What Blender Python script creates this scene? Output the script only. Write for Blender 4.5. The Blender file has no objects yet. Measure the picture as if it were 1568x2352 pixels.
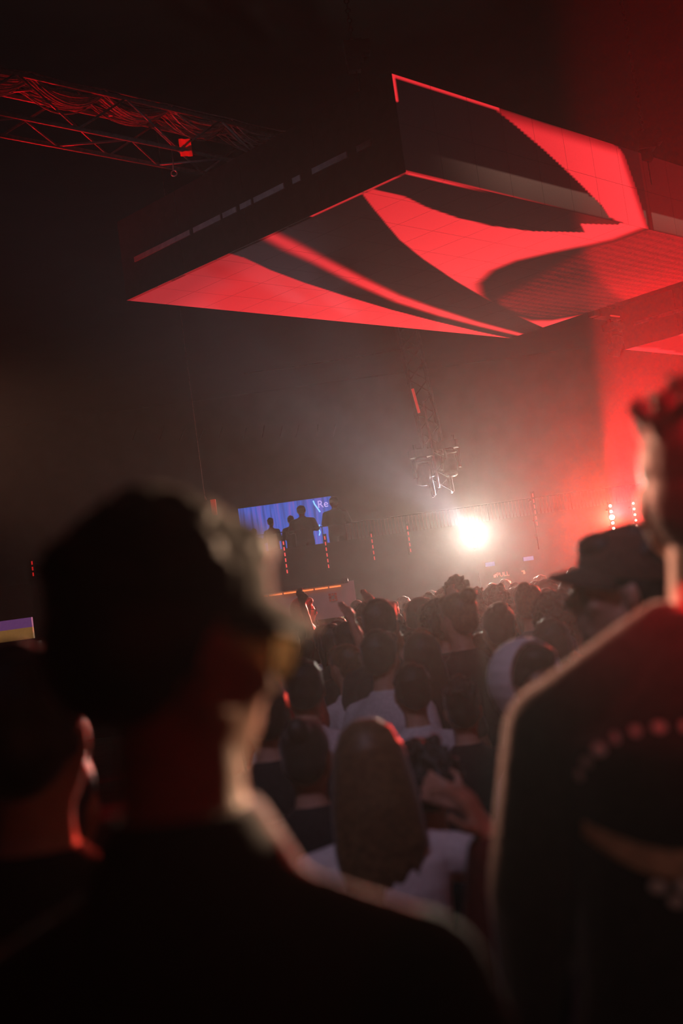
import bpy, bmesh, math, random
import numpy as np
from mathutils import Vector, Matrix
random.seed(7)
sc = bpy.context.scene
C = bpy.context.collection
PI = math.pi

# ------------------------------------------------------------------ camera
CZ = 1.78                                   # lens height above the floor, metres
F_PX, PITCH, ROLL = 2613.0, math.radians(4.5), math.radians(7.8)
FWD = np.array([0, math.cos(PITCH), math.sin(PITCH)])
_u0 = np.array([0, -math.sin(PITCH), math.cos(PITCH)]); _r0 = np.array([1.0, 0, 0])
RGT = math.cos(ROLL) * _r0 - math.sin(ROLL) * _u0
UPV = math.sin(ROLL) * _r0 + math.cos(ROLL) * _u0
cam = bpy.data.cameras.new('camera'); camo = bpy.data.objects.new('camera', cam); C.objects.link(camo)
cam.sensor_fit = 'VERTICAL'; cam.sensor_height = 36.0; cam.lens = 36.0 * F_PX / 2352.0
cam.clip_start = 0.05; cam.clip_end = 200
M = Matrix.Identity(4)
for i, ax in enumerate((RGT, UPV, -FWD)):
    for j in range(3): M[j][i] = ax[j]
M.translation = (0, 0, CZ); camo.matrix_world = M
cam.dof.use_dof = True; cam.dof.focus_distance = 16.0; cam.dof.aperture_fstop = 2.0
sc.camera = camo

def at(px, py, Y):
    """The point of the hall at depth Y metres that stands at that place of the photograph."""
    d = FWD + (px - 784) / F_PX * RGT - (py - 1176) / F_PX * UPV
    d = d / d[1] * Y
    return Vector((d[0], d[1], d[2] + CZ))

# ------------------------------------------------------------------ world, exposure
w = bpy.data.worlds.new('world'); sc.world = w; w.use_nodes = True
w.node_tree.nodes['Background'].inputs[0].default_value = (0, 0, 0, 1)
vs = sc.view_settings
vs.view_transform = 'Standard'; vs.look = 'None'; vs.exposure = 0.0; vs.gamma = 1.0; vs.use_curve_mapping = False
sc.cycles.max_bounces = 4; sc.cycles.diffuse_bounces = 2; sc.cycles.glossy_bounces = 2
sc.cycles.transmission_bounces = 4; sc.cycles.volume_bounces = 0; sc.cycles.transparent_max_bounces = 6
sc.cycles.sample_clamp_indirect = 2.0
sc.cycles.use_denoising = True; sc.cycles.use_light_tree = False

HAZE = 0.0015
def spot(name, loc, target, energy, color, angle, blend=0.6, radius=0.06):
    l = bpy.data.lights.new(name, 'SPOT'); o = bpy.data.objects.new(name, l); C.objects.link(o)
    l.energy = energy; l.color = color; l.spot_size = math.radians(angle); l.spot_blend = blend; l.shadow_soft_size = radius
    o.location = loc
    o.rotation_euler = (Vector(target) - Vector(loc)).to_track_quat('-Z', 'Y').to_euler()
    return o
ROWY = 19.9                                  # the row of light bars on the balcony front
LW = at(1088, 1228, ROWY - 0.15)             # the blazing white bar
LR = at(1405, 1187, ROWY - 0.15)             # the blazing red bar
WARM = (1.0, 0.89, 0.72); RED = (1.0, 0.004, 0.010); COOL = (0.82, 0.78, 1.0); ROSE = (1.0, 0.62, 0.66)
def beam(name, lamp, px, py, Y, half, side, energy, color, blend):
    """A stage beam rising out of the lamp towards the hall; the flank on one side passes the point (px, py, Y)."""
    m_ = (at(px, py, Y) - lamp).normalized(); v = (lamp - Vector((0, 0, CZ))).normalized()
    n = v.cross(m_).normalized()
    if n.x * side < 0: n = -n
    h = math.radians(half); a = m_ * math.cos(h) + n * math.sin(h)
    return spot(name, lamp, lamp + a * 5, energy, color, 2 * half, blend, 0.04)
spot('blinder_flood', LW, (0.0, 0, 5.6), 3700, WARM, 92, 1.0, 0.05)
spot('blinder_throw', LW, (0.10, 1.1, 1.75), 8000, (1.0, 0.72, 0.50), 2.7, 0.5, 0.08)
beam('blinder_up_beam', LW, 937, 805, 14.0, 11, -1, 12000, COOL, 0.8)
spot('red_flood', LR, (0.3, 0, 2.6), 7000, RED, 100, 1.0, 0.05)
spot('red_core', LR, (0.3, 0, 2.6), 2200, (1.0, 0.26, 0.12), 90, 1.0, 0.05)
beam('red_up_beam', LR, 1338, 740, 13.0, 25, 1, 75000, RED, 0.10)
spot('red_throw', LR, (0.25, 1.1, 1.8), 5000, (1.0, 0.10, 0.05), 2.7, 0.5, 0.08)
spot('stage_right_throw', (9.5, 14.0, 3.9), (-0.08, 0.98, 1.72), 14000, (1.0, 0.62, 0.38), 2.4, 0.5, 0.1)
spot('stage_left_throw', (-6.8, 13.5, 5.2), (0.38, 1.55, 1.76), 9000, (1.0, 0.42, 0.26), 3.6, 0.5, 0.1)
spot('rear_wash', (-1.0, -2.0, 8.5), (0.8, 5.0, 1.0), 360, (0.9, 0.70, 1.0), 34, 0.7, 0.3)
spot('streak_fill', (-6.5, -1.0, 3.4), (-0.6, 11.0, 5.8), 420, (0.95, 0.85, 1.0), 15, 0.9, 0.2)  # added fill from behind the camera, lifts the streak on the side fascia
spot('veil_fill', (0.25, -3.0, 7.6), (0.60, 1.55, 1.90), 12000, RED, 5.4, 1.0, 0.15)  # added red lamp, stands in for the lens veil over the right person
spot('rear_low_wash', (1.6, -4.0, 3.4), (0.42, 1.5, 1.40), 55, (1.0, 0.72, 0.6), 8, 0.9, 0.15)
spot('truss_fill', (-7.0, 15.5, 3.2), at(250, 225, 11.0), 4200, RED, 24, 0.9, 0.1)  # added unseen lamp, angled to redden the truss and miss the fascia
spot('kiosk_fill', (-0.4, 11.0, 5.4), (-0.3, 14.0, 2.0), 260, (0.9, 0.80, 1.0), 40, 0.8, 0.1)  # added fill with no known fixture, brightens the kiosk front

# ------------------------------------------------------------------ materials
MATS = {}
def mat(name, col, rough=0.7, metal=0.0, emit=None, strength=0.0, sheen=0.0, noise=None, spec=0.5):
    if name in MATS: return MATS[name]
    m = bpy.data.materials.new(name); m.use_nodes = True; nt = m.node_tree; b = nt.nodes['Principled BSDF']
    b.inputs['Base Color'].default_value = (*col, 1); b.inputs['Roughness'].default_value = rough
    b.inputs['Metallic'].default_value = metal; b.inputs['Specular IOR Level'].default_value = spec
    if sheen:
        b.inputs['Sheen Weight'].default_value = sheen; b.inputs['Sheen Roughness'].default_value = 0.4
    if emit:
        b.inputs['Emission Color'].default_value = (*emit, 1); b.inputs['Emission Strength'].default_value = strength; m.cycles.emission_sampling = 'NONE'
    if noise:
        scale, amt = noise
        tc = nt.nodes.new('ShaderNodeTexCoord'); n = nt.nodes.new('ShaderNodeTexNoise'); n.inputs['Scale'].default_value = scale
        n.inputs['Detail'].default_value = 3
        r = nt.nodes.new('ShaderNodeValToRGB')
        r.color_ramp.elements[0].color = (*[c * (1 - amt) for c in col], 1); r.color_ramp.elements[1].color = (*[min(1, c * (1 + amt)) for c in col], 1)
        r.color_ramp.elements[0].position = 0.3; r.color_ramp.elements[1].position = 0.7
        nt.links.new(tc.outputs['Object'], n.inputs['Vector']); nt.links.new(n.outputs['Fac'], r.inputs['Fac'])
        nt.links.new(r.outputs['Color'], b.inputs['Base Color'])
        bp = nt.nodes.new('ShaderNodeBump'); bp.inputs['Strength'].default_value = 0.15; bp.inputs['Distance'].default_value = 0.01
        nt.links.new(n.outputs['Fac'], bp.inputs['Height']); nt.links.new(bp.outputs['Normal'], b.inputs['Normal'])
    MATS[name] = m
    return m
SKIN = mat('skin', (0.46, 0.27, 0.19), 0.5, noise=(30, 0.12))
SKIN2 = mat('skin_brown', (0.22, 0.12, 0.08), 0.5, noise=(30, 0.12))
HAIR = mat('hair_black', (0.012, 0.010, 0.009), 0.55, noise=(60, 0.5), sheen=0.3)
BROWNH = mat('hair_brown', (0.05, 0.028, 0.018), 0.5, noise=(60, 0.5), sheen=0.3)
BLOND = mat('hair_blonde', (0.11, 0.065, 0.03), 0.5, noise=(70, 0.5), sheen=0.3)
BLACKC = mat('cloth_black', (0.012, 0.012, 0.014), 0.85, sheen=0.25, noise=(90, 0.4))
NAVYC = mat('cloth_navy', (0.016, 0.018, 0.026), 0.85, sheen=0.25, noise=(90, 0.4))
WHITEC = mat('cloth_white', (0.62, 0.60, 0.63), 0.85, sheen=0.2, noise=(70, 0.1))
GREYC = mat('cloth_grey', (0.13, 0.12, 0.13), 0.85, sheen=0.2, noise=(70, 0.3))
REDC = mat('cloth_red', (0.40, 0.03, 0.02), 0.85, sheen=0.2, noise=(70, 0.3))
OLIVEC = mat('cloth_olive', (0.07, 0.06, 0.035), 0.85, sheen=0.2, noise=(70, 0.3))
DENIM = mat('denim', (0.03, 0.04, 0.07), 0.9, noise=(90, 0.3))
SHOEM = mat('shoe_leather', (0.03, 0.03, 0.03), 0.5, noise=(40, 0.3))
BLACKM = mat('black_metal', (0.014, 0.014, 0.015), 0.6, 0.0, noise=(20, 0.3))
ALU = mat('aluminium', (0.55, 0.55, 0.57), 0.35, 0.9, noise=(25, 0.15))
DARKALU = mat('dark_aluminium', (0.035, 0.03, 0.03), 0.9, 0.0, spec=0.1, noise=(25, 0.2))
FASCIA = mat('fascia_black', (0.007, 0.006, 0.0065), 0.9, spec=0.1, noise=(12, 0.3))
LIT_STREAK = mat('painted_streak', (0.30, 0.27, 0.30), 0.8, noise=(15, 0.2))  # pale segments stand in for a streak of projected light
CABLE = mat('cable_rubber', (0.30, 0.20, 0.19), 0.6, noise=(40, 0.3))
CONCRETE = mat('concrete', (0.05, 0.048, 0.046), 0.9, noise=(3, 0.3))
WALLM = mat('wall_dark', (0.03, 0.026, 0.027), 0.9, noise=(1.5, 0.3))
LAMPB = mat('lamp_black', (0.012, 0.011, 0.011), 0.95, 0.0, spec=0.08, noise=(20, 0.3))
GLASSL = mat('lens_glass', (0.05, 0.05, 0.06), 0.08, spec=0.8, noise=(5, 0.1))

# ------------------------------------------------------------------ mesh helpers
def link(name, me, m=None, parent=None, smooth=True):
    o = bpy.data.objects.new(name, me); C.objects.link(o)
    if m is not None: o.data.materials.append(m)
    if smooth:
        me.polygons.foreach_set('use_smooth', [True] * len(me.polygons))
    if parent is not None: o.parent = parent
    return o
def mesh(name, V, Fc):
    me = bpy.data.meshes.new(name); me.from_pydata([tuple(v) for v in V], [], Fc); me.update(); return me
def tag(o, label=None, cat=None, group=None, kind=None):
    if label: o['label'] = label
    if cat: o['category'] = cat
    if group: o['group'] = group
    if kind: o['kind'] = kind
    return o
def empty(name, loc=(0, 0, 0), rz=0.0):
    o = bpy.data.objects.new(name, None); C.objects.link(o); o.location = loc; o.rotation_euler = (0, 0, rz); o.empty_display_size = 0.1
    return o

class MB:
    """Collects vertices and faces of one mesh."""
    def __init__(s): s.V = []; s.F = []
    def add(s, V, Fc):
        b = len(s.V); s.V += [Vector(v) for v in V]; s.F += [[i + b for i in f] for f in Fc]; return s
    def box(s, c, d, R=None):
        x, y, z = d[0] / 2, d[1] / 2, d[2] / 2
        V = [Vector((i, j, k)) for i in (-x, x) for j in (-y, y) for k in (-z, z)]
        if R is not None: V = [R @ v for v in V]
        V = [v + Vector(c) for v in V]
        return s.add(V, [[0, 1, 3, 2], [4, 6, 7, 5], [0, 4, 5, 1], [2, 3, 7, 6], [0, 2, 6, 4], [1, 5, 7, 3]])
    def rings(s, rings, cap=True):
        n = len(rings[0]); V = [v for r in rings for v in r]; Fc = []
        for i in range(len(rings) - 1):
            for j in range(n):
                a = i * n + j; b = i * n + (j + 1) % n
                Fc.append([a, b, b + n, a + n])
        if cap: Fc.append(list(range(n))[::-1]); Fc.append([(len(rings) - 1) * n + j for j in range(n)])
        return s.add(V, Fc)
    def tube(s, p0, p1, r0, r1=None, n=8):
        r1 = r0 if r1 is None else r1
        p0, p1 = Vector(p0), Vector(p1); q = (p1 - p0).to_track_quat('Z', 'Y')
        rr = []
        for p, r in ((p0, r0), (p1, r1)):
            rr.append([p + q @ Vector((r * math.cos(2 * PI * j / n), r * math.sin(2 * PI * j / n), 0)) for j in range(n)])
        return s.rings(rr)
    def caps(s, p0, p1, r0, r1=None, n=12):
        r1 = r0 if r1 is None else r1
        p0, p1 = Vector(p0), Vector(p1); ax = p1 - p0
        q = ax.to_track_quat('Z', 'Y'); L = ax.length; rr = []
        for a in (-80, -50, -22, 0): rr.append((r0 * math.sin(math.radians(a)), r0 * math.cos(math.radians(a))))
        for a in (0, 22, 50, 80): rr.append((L + r1 * math.sin(math.radians(a)), r1 * math.cos(math.radians(a))))
        return s.rings([[p0 + q @ Vector((r * math.cos(2 * PI * j / n), r * math.sin(2 * PI * j / n), z)) for j in range(n)] for z, r in rr])
    def chain(s, pts, rad, n=12):
        for i in range(len(pts) - 1): s.caps(pts[i], pts[i + 1], rad[i], rad[i + 1], n)
        return s
    def ell(s, c, r, R=None, nu=20, nv=12):
        c = Vector(c); rr = []
        for i in range(nv):
            th = -PI / 2 + PI * (i + 0.5) / nv
            ring = []
            for j in range(nu):
                ph = 2 * PI * j / nu
                v = Vector((r[0] * math.cos(th) * math.cos(ph), r[1] * math.cos(th) * math.sin(ph), r[2] * math.sin(th)))
                ring.append(c + (R @ v if R is not None else v))
            rr.append(ring)
        return s.rings(rr)
    def loft(s, secs, n=24, p=2.4):
        rr = []
        for (cx, cy, cz, rx, ry) in secs:
            ring = []
            for j in range(n):
                a = 2 * PI * j / n; ca, sa = math.cos(a), math.sin(a)
                ring.append(Vector((cx + rx * math.copysign(abs(ca) ** (2 / p), ca), cy + ry * math.copysign(abs(sa) ** (2 / p), sa), cz)))
            rr.append(ring)
        return s.rings(rr)
    def torus(s, c, R, r, q=None, n=20, m=6, a0=0.0, a1=2 * PI):
        V, Fc = [], []; full = abs(a1 - a0 - 2 * PI) < 1e-6
        k = n if full else n + 1
        for i in range(k):
            a = a0 + (a1 - a0) * i / n
            for j in range(m):
                b = 2 * PI * j / m
                v = Vector(((R + r * math.cos(b)) * math.cos(a), (R + r * math.cos(b)) * math.sin(a), r * math.sin(b)))
                V.append(Vector(c) + (q @ v if q is not None else v))
        for i in range(n):
            for j in range(m):
                i2 = (i + 1) % k
                Fc.append([i * m + j, i2 * m + j, i2 * m + (j + 1) % m, i * m + (j + 1) % m])
        return s.add(V, Fc)
    def path(s, pts, r, n=6):
        pts = [Vector(p) for p in pts]; rr = []
        for i, p in enumerate(pts):
            t = (pts[min(i + 1, len(pts) - 1)] - pts[max(i - 1, 0)])
            q = t.to_track_quat('Z', 'Y')
            rr.append([p + q @ Vector((r * math.cos(2 * PI * j / n), r * math.sin(2 * PI * j / n), 0)) for j in range(n)])
        return s.rings(rr)
    def xf(s, fn, start=0):
        for i in range(start, len(s.V)): s.V[i] = fn(s.V[i])
        return s
    def mesh(s, name): return mesh(name, s.V, s.F)
    def build(s, name, m, parent=None, smooth=False): return link(name, s.mesh(name), m, parent, smooth)
    def skin(s, name, voxel=0.012, smooth=3):
        """One continuous surface over everything collected."""
        o = bpy.data.objects.new('tmp', s.mesh('tmp')); C.objects.link(o)
        md = o.modifiers.new('r', 'REMESH'); md.mode = 'VOXEL'; md.voxel_size = voxel; md.adaptivity = 0.0
        if smooth:
            ms = o.modifiers.new('s', 'SMOOTH'); ms.factor = 0.5; ms.iterations = smooth
        dg = bpy.context.evaluated_depsgraph_get(); dg.update()
        me = bpy.data.meshes.new_from_object(o.evaluated_get(dg)); me.name = name
        tm = o.data; bpy.data.objects.remove(o); bpy.data.meshes.remove(tm)
        me.polygons.foreach_set('use_smooth', [True] * len(me.polygons))
        return me

def text_mesh(name, body, size, depth=0.004):
    cu = bpy.data.curves.new(name, 'FONT'); cu.body = body; cu.size = size; cu.extrude = depth; cu.align_x = 'CENTER'; cu.align_y = 'CENTER'
    o = bpy.data.objects.new('tmp', cu); C.objects.link(o)
    dg = bpy.context.evaluated_depsgraph_get(); dg.update()
    me = bpy.data.meshes.new_from_object(o.evaluated_get(dg)); me.name = name
    bpy.data.objects.remove(o); bpy.data.curves.remove(cu)
    return me

# ------------------------------------------------------------------ the hall
def struct(name, c, d, m):
    o = MB().box(c, d).build(name, m); o['kind'] = 'structure'; return o
struct('floor', (2, 13, -0.05), (44, 52, 0.1), CONCRETE)
struct('floor_riser', (0.4, -0.6, 0.09), (12, 4.6, 0.18), CONCRETE)
struct('ceiling', (2, 13, 9.15), (44, 52, 0.1), mat('ceiling_black', (0.006, 0.005, 0.005), 0.95, noise=(1.5, 0.3), spec=0.05))
struct('wall_back', (2, 37.6, 4.5), (44, 0.2, 9.2), WALLM)
struct('wall_left', (-18.1, 13, 4.5), (0.2, 52, 9.2), WALLM)
struct('wall_right', (22.1, 13, 4.5), (0.2, 52, 9.2), WALLM)
struct('wall_rear', (2, -11.6, 4.5), (44, 0.2, 9.2), WALLM)
hz = MB().box((2, 13, 4.55), (40, 49, 9.05)).build('haze', None)
hm = bpy.data.materials.new('haze_volume'); hm.use_nodes = True; hn = hm.node_tree
hn.nodes.remove(hn.nodes['Principled BSDF'])
vsn = hn.nodes.new('ShaderNodeVolumeScatter'); vsn.inputs['Density'].default_value = HAZE; vsn.inputs['Anisotropy'].default_value = 0.8
vsn.inputs['Color'].default_value = (1, 1, 1, 1)
hn.links.new(vsn.outputs[0], hn.nodes['Material Output'].inputs['Volume'])
hz.data.materials.append(hm)
tag(hz, 'thin smoke haze filling the hall and glowing round the lamps', 'haze', kind='stuff')

# ------------------------------------------------------------------ LED boxes hung under the roof
ZB = CZ + 3.6                                # underside height of the boxes
UX = Vector((0.7223, 0.6916, 0)); VX = Vector((-0.6916, 0.7223, 0))
def sdist(P, poly):
    """Signed distance to a closed outline, positive inside (P: n x 2)."""
    poly = np.array(poly); a = poly; b = np.roll(poly, -1, 0)
    best = np.full(len(P), 1e9); ins = np.zeros(len(P), bool)
    for p, q in zip(a, b):
        e = q - p; w_ = P - p
        t = np.clip((w_ @ e) / max(e @ e, 1e-12), 0, 1)
        best = np.minimum(best, np.hypot(*(w_ - t[:, None] * e).T))
        c = (p[1] > P[:, 1]) != (q[1] > P[:, 1])
        with np.errstate(divide='ignore', invalid='ignore'):
            xi = (q[0] - p[0]) * (P[:, 1] - p[1]) / (q[1] - p[1]) + p[0]
        ins ^= c & (P[:, 0] < xi)
    return np.where(ins, best, -best)
def pldist(P, line):
    best = np.full(len(P), 1e9); par = np.zeros(len(P)); n = len(line) - 1
    for i in range(n):
        p, q = np.array(line[i]), np.array(line[i + 1]); e = q - p; w_ = P - p
        t = np.clip((w_ @ e) / (e @ e), 0, 1); d = np.hypot(*(w_ - t[:, None] * e).T)
        k = d < best; best[k] = d[k]; par[k] = (i + t[k]) / n
    return best, par
sm = lambda x, a, b: np.clip((x - a) / (b - a), 0, 1) ** 2 * (3 - 2 * np.clip((x - a) / (b - a), 0, 1))
P1 = [(-0.6, 4.3), (-0.29, 3.963), (-0.247, 3.147), (-0.195, 2.259), (0.068, 2.361), (0.604, 2.589), (1.315, 2.833), (2.249, 3.099), (3.281, 3.372), (4.384, 3.615), (5.596, 3.854), (6.697, 4.037), (6.8, 4.3)]
P1[2:4] = [(-0.6, 3.147), (-0.6, 2.2)]
P2 = [(-0.4, 1.80), (-0.187, 1.879), (0.317, 2.102), (0.843, 2.295), (1.899, 2.731), (3.047, 3.144), (4.2, 3.448), (5.401, 3.691), (6.9, 3.96), (6.9, 3.80), (6.643, 3.746), (5.048, 3.396), (3.747, 3.039), (2.913, 2.788), (1.93, 2.401), (0.945, 1.992), (0.252, 1.688), (-0.166, 1.525), (-0.4, 1.44)]
P2C = [(-0.3, 1.65), (-0.05, 1.755), (0.588, 2.005), (1.621, 2.438), (2.795, 2.898), (3.969, 3.239), (5.232, 3.55), (6.595, 3.832)]
P3 = [(-0.2, 0.45), (-0.2, 0.40), (-0.021, 0.41), (0.143, 0.419), (0.439, 0.429), (0.856, 0.539), (1.393, 0.62), (1.967, 0.643), (2.548, 0.583), (3.22, 0.368), (2.908, 0.207), (3.383, 0.049), (3.2, -0.2), (3.913, -0.2), (3.868, 0.405), (3.704, 0.727), (3.514, 1.032), (3.343, 1.366), (3.356, 1.693), (3.596, 2.084), (4.1, 2.465), (4.705, 2.784), (5.351, 3.005), (5.888, 3.082), (6.23, 2.991), (6.484, 2.649), (6.8, 2.45), (6.8, 3.5), (6.681, 3.441), (5.371, 3.022), (4.273, 2.608), (3.114, 2.151), (2.066, 1.701), (1.308, 1.333), (0.464, 0.831), (-0.007, 0.538)]
OVAL = [(3.877, -0.2), (3.868, 0.405), (3.704, 0.727), (3.514, 1.032), (3.343, 1.366), (3.356, 1.693), (3.596, 2.084), (4.1, 2.465), (4.705, 2.784), (5.351, 3.005), (5.888, 3.082), (6.23, 2.991), (6.484, 2.649), (6.9, 2.4), (6.9, -0.2)]
def content_under(P):
    """The picture playing on the underside: red sails on black. P in metres from the near corner, along and across."""
    rng = np.random.default_rng(3)
    lum = np.full(len(P), 0.0)
    g = 0.62 + 0.45 * sm(P[:, 0], 0.0, 4.0)
    d1 = sdist(P, P1); lum = np.maximum(lum, sm(d1, -0.008, 0.008) * g * (0.62 + 0.38 * sm(P[:, 0] - 0.10 * P[:, 1], -0.35, 0.35)))
    d2 = sdist(P, P2); dc, par = pldist(P, P2C)
    wd = 0.20 * (1 - 0.62 * par)
    lum = np.maximum(lum, sm(d2, 0.0, wd * 0.95) ** 1.4 * g * 1.05)
    d3 = sdist(P, P3); do = sdist(P, OVAL)
    lum = np.maximum(lum, sm(d3, -0.008, 0.008) * sm(-do, 0.0, 0.20) * np.clip(0.66 + 0.16 * P[:, 0], 0, 1.12))
    # thin bright border near the corner
    e = np.minimum(np.abs(P[:, 1] - 0.0), 1e9)
    lum = np.maximum(lum, (P[:, 1] < 0.03) * (P[:, 0] < 1.2) * (1 - sm(P[:, 0], 0.5, 1.2)) * 0.8)
    # along the left edge from the corner back
    edge = P[:, 0] + 0.074 * P[:, 1]
    lum = np.maximum(lum, (edge < 0.03) * (P[:, 1] < 1.17) * 0.8)
    dim = sm(do, 0.0, 0.1) * sm(P[:, 0] - 0.34 * (P[:, 1] - 1.63) - 4.05, -0.1, 0.25) * (0.085 + 0.03 * np.sin(P[:, 1] * 47 + np.sin(P[:, 0] * 2)) + 0.03 * np.sin(P[:, 0] * 1.7 + P[:, 1] * 2.3) + 0.02 * rng.standard_normal(len(P)))  # dark red streaks: reflections on unlit LEDs painted into the picture
    lum = np.maximum(lum, np.clip(dim, 0, 1))
    col = np.stack([lum * 1.0 + 0.006, lum * (0.008 + 0.026 * lum) + 0.0025, lum * (0.018 + 0.024 * lum) + 0.003], 1)
    return col
FA = [(1.33, 0.89), (2.211, 0.885), (3.43, 0.90), (3.58, 0.86), (3.65, 0.80), (3.78, 0.45), (3.93, -0.1), (3.36, -0.1), (3.394, 0.004), (3.151, 0.028), (3.022, 0.152), (2.607, 0.368), (2.14, 0.585), (1.692, 0.767)]
def content_fascia(P):
    lum = np.zeros(len(P))
    d = sdist(P, FA)
    d_soft = np.minimum(0.895 - P[:, 1], (3.93 - 0.36 * P[:, 1]) - P[:, 0])
    lum = np.maximum(lum, sm(d, -0.006, 0.006) * (0.30 + 0.70 * sm(d_soft, 0.0, 0.16)) * np.clip(0.62 + 0.22 * (P[:, 0] - 1.3), 0, 1.15))
    lum = np.maximum(lum, (P[:, 1] > 0.855) * (P[:, 0] < 1.5) * 0.75)
    lum = np.maximum(lum, (P[:, 0] < 0.035) * (P[:, 1] > 0.63) * 0.85)
    lum = np.maximum(lum, (P[:, 1] < 0.02) * (1 - sm(P[:, 0], 0.6, 2.6)) * 0.7)
    band = (P[:, 1] < 0.245 - 0.008 * P[:, 0]) * (P[:, 1] > 0.0) * sm(P[:, 0], 0.2, 1.7) * (lum < 0.05) * ((P[:, 0] < 3.9) | (P[:, 0] > 4.02))
    dimr = sm(P[:, 0], 0.1, 3.5) * 0.018 + (P[:, 0] > 3.95) * 0.03
    col = np.stack([lum + 0.005 + dimr * (lum < 0.02), lum * (0.008 + 0.026 * lum) + 0.002, lum * (0.018 + 0.024 * lum) + 0.0025], 1)
    col += (band * (0.55 + 0.45 * P[:, 1] / 0.24))[:, None] * np.array([0.075, 0.042, 0.030])
    return col
lm = bpy.data.materials.new('led_screen'); lm.use_nodes = True; ln = lm.node_tree; lb = ln.nodes['Principled BSDF']
lb.inputs['Base Color'].default_value = (0.012, 0.010, 0.010, 1); lb.inputs['Roughness'].default_value = 0.9; lb.inputs['Specular IOR Level'].default_value = 0.0
la = ln.nodes.new('ShaderNodeAttribute'); la.attribute_name = 'content'
ltc = ln.nodes.new('ShaderNodeTexCoord'); lck = ln.nodes.new('ShaderNodeTexNoise'); lck.inputs['Scale'].default_value = 60
lmr = ln.nodes.new('ShaderNodeMapRange'); lmr.inputs[3].default_value = 0.92; lmr.inputs[4].default_value = 1.08
ln.links.new(ltc.outputs['Object'], lck.inputs['Vector']); ln.links.new(lck.outputs['Fac'], lmr.inputs[0])
ln.links.new(la.outputs['Color'], lb.inputs['Emission Color']); ln.links.new(lmr.outputs[0], lb.inputs['Emission Strength'])
LEDM = lm; lm.cycles.emission_sampling = 'NONE'

def led_tile(name, corners, uv, fn, parent, k, gap=0.0015):
    """One LED cabinet: a thin slab whose face carries the picture. corners: 4 points, uv: 4 content coordinates, both in order."""
    cs = [Vector(c) for c in corners]; mid = sum(cs, Vector()) / 4
    L1 = (cs[1] - cs[0]).length; f = 1 - 2 * gap / L1
    cs = [mid + (c - mid) * f for c in cs]
    n = (cs[1] - cs[0]).cross(cs[3] - cs[0]).normalized()
    s = np.linspace(0, 1, k + 1); U, Vv = np.meshgrid(s, s, indexing='ij'); U = U.ravel()[:, None]; Vv = Vv.ravel()[:, None]
    bil = lambda q: (1 - U) * (1 - Vv) * np.array(q[0]) + U * (1 - Vv) * np.array(q[1]) + U * Vv * np.array(q[2]) + (1 - U) * Vv * np.array(q[3])
    X = bil([tuple(c) for c in cs]); T = bil(uv)
    idx = np.arange((k + 1) ** 2).reshape(k + 1, k + 1)
    q = np.stack([idx[:-1, :-1], idx[1:, :-1], idx[1:, 1:], idx[:-1, 1:]], -1).reshape(-1, 4)
    V = [tuple(x) for x in X]; Fc = q.tolist(); b = len(V)
    V += [tuple(c - n * 0.05) for c in cs] + [tuple(c) for c in cs]
    for i in range(4):
        j = (i + 1) % 4; Fc.append([b + 4 + j, b + 4 + i, b + i, b + j])
    Fc.append([b + 3, b + 2, b + 1, b])
    me = mesh(name, V, Fc)
    at_ = me.attributes.new('content', 'FLOAT_COLOR', 'POINT')
    col = np.zeros((len(V), 4)); col[:, 3] = 1; col[:b, :3] = fn(T)
    at_.data.foreach_set('color', col.ravel())
    o = link(name, me, LEDM, parent, smooth=False)
    return o

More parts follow.
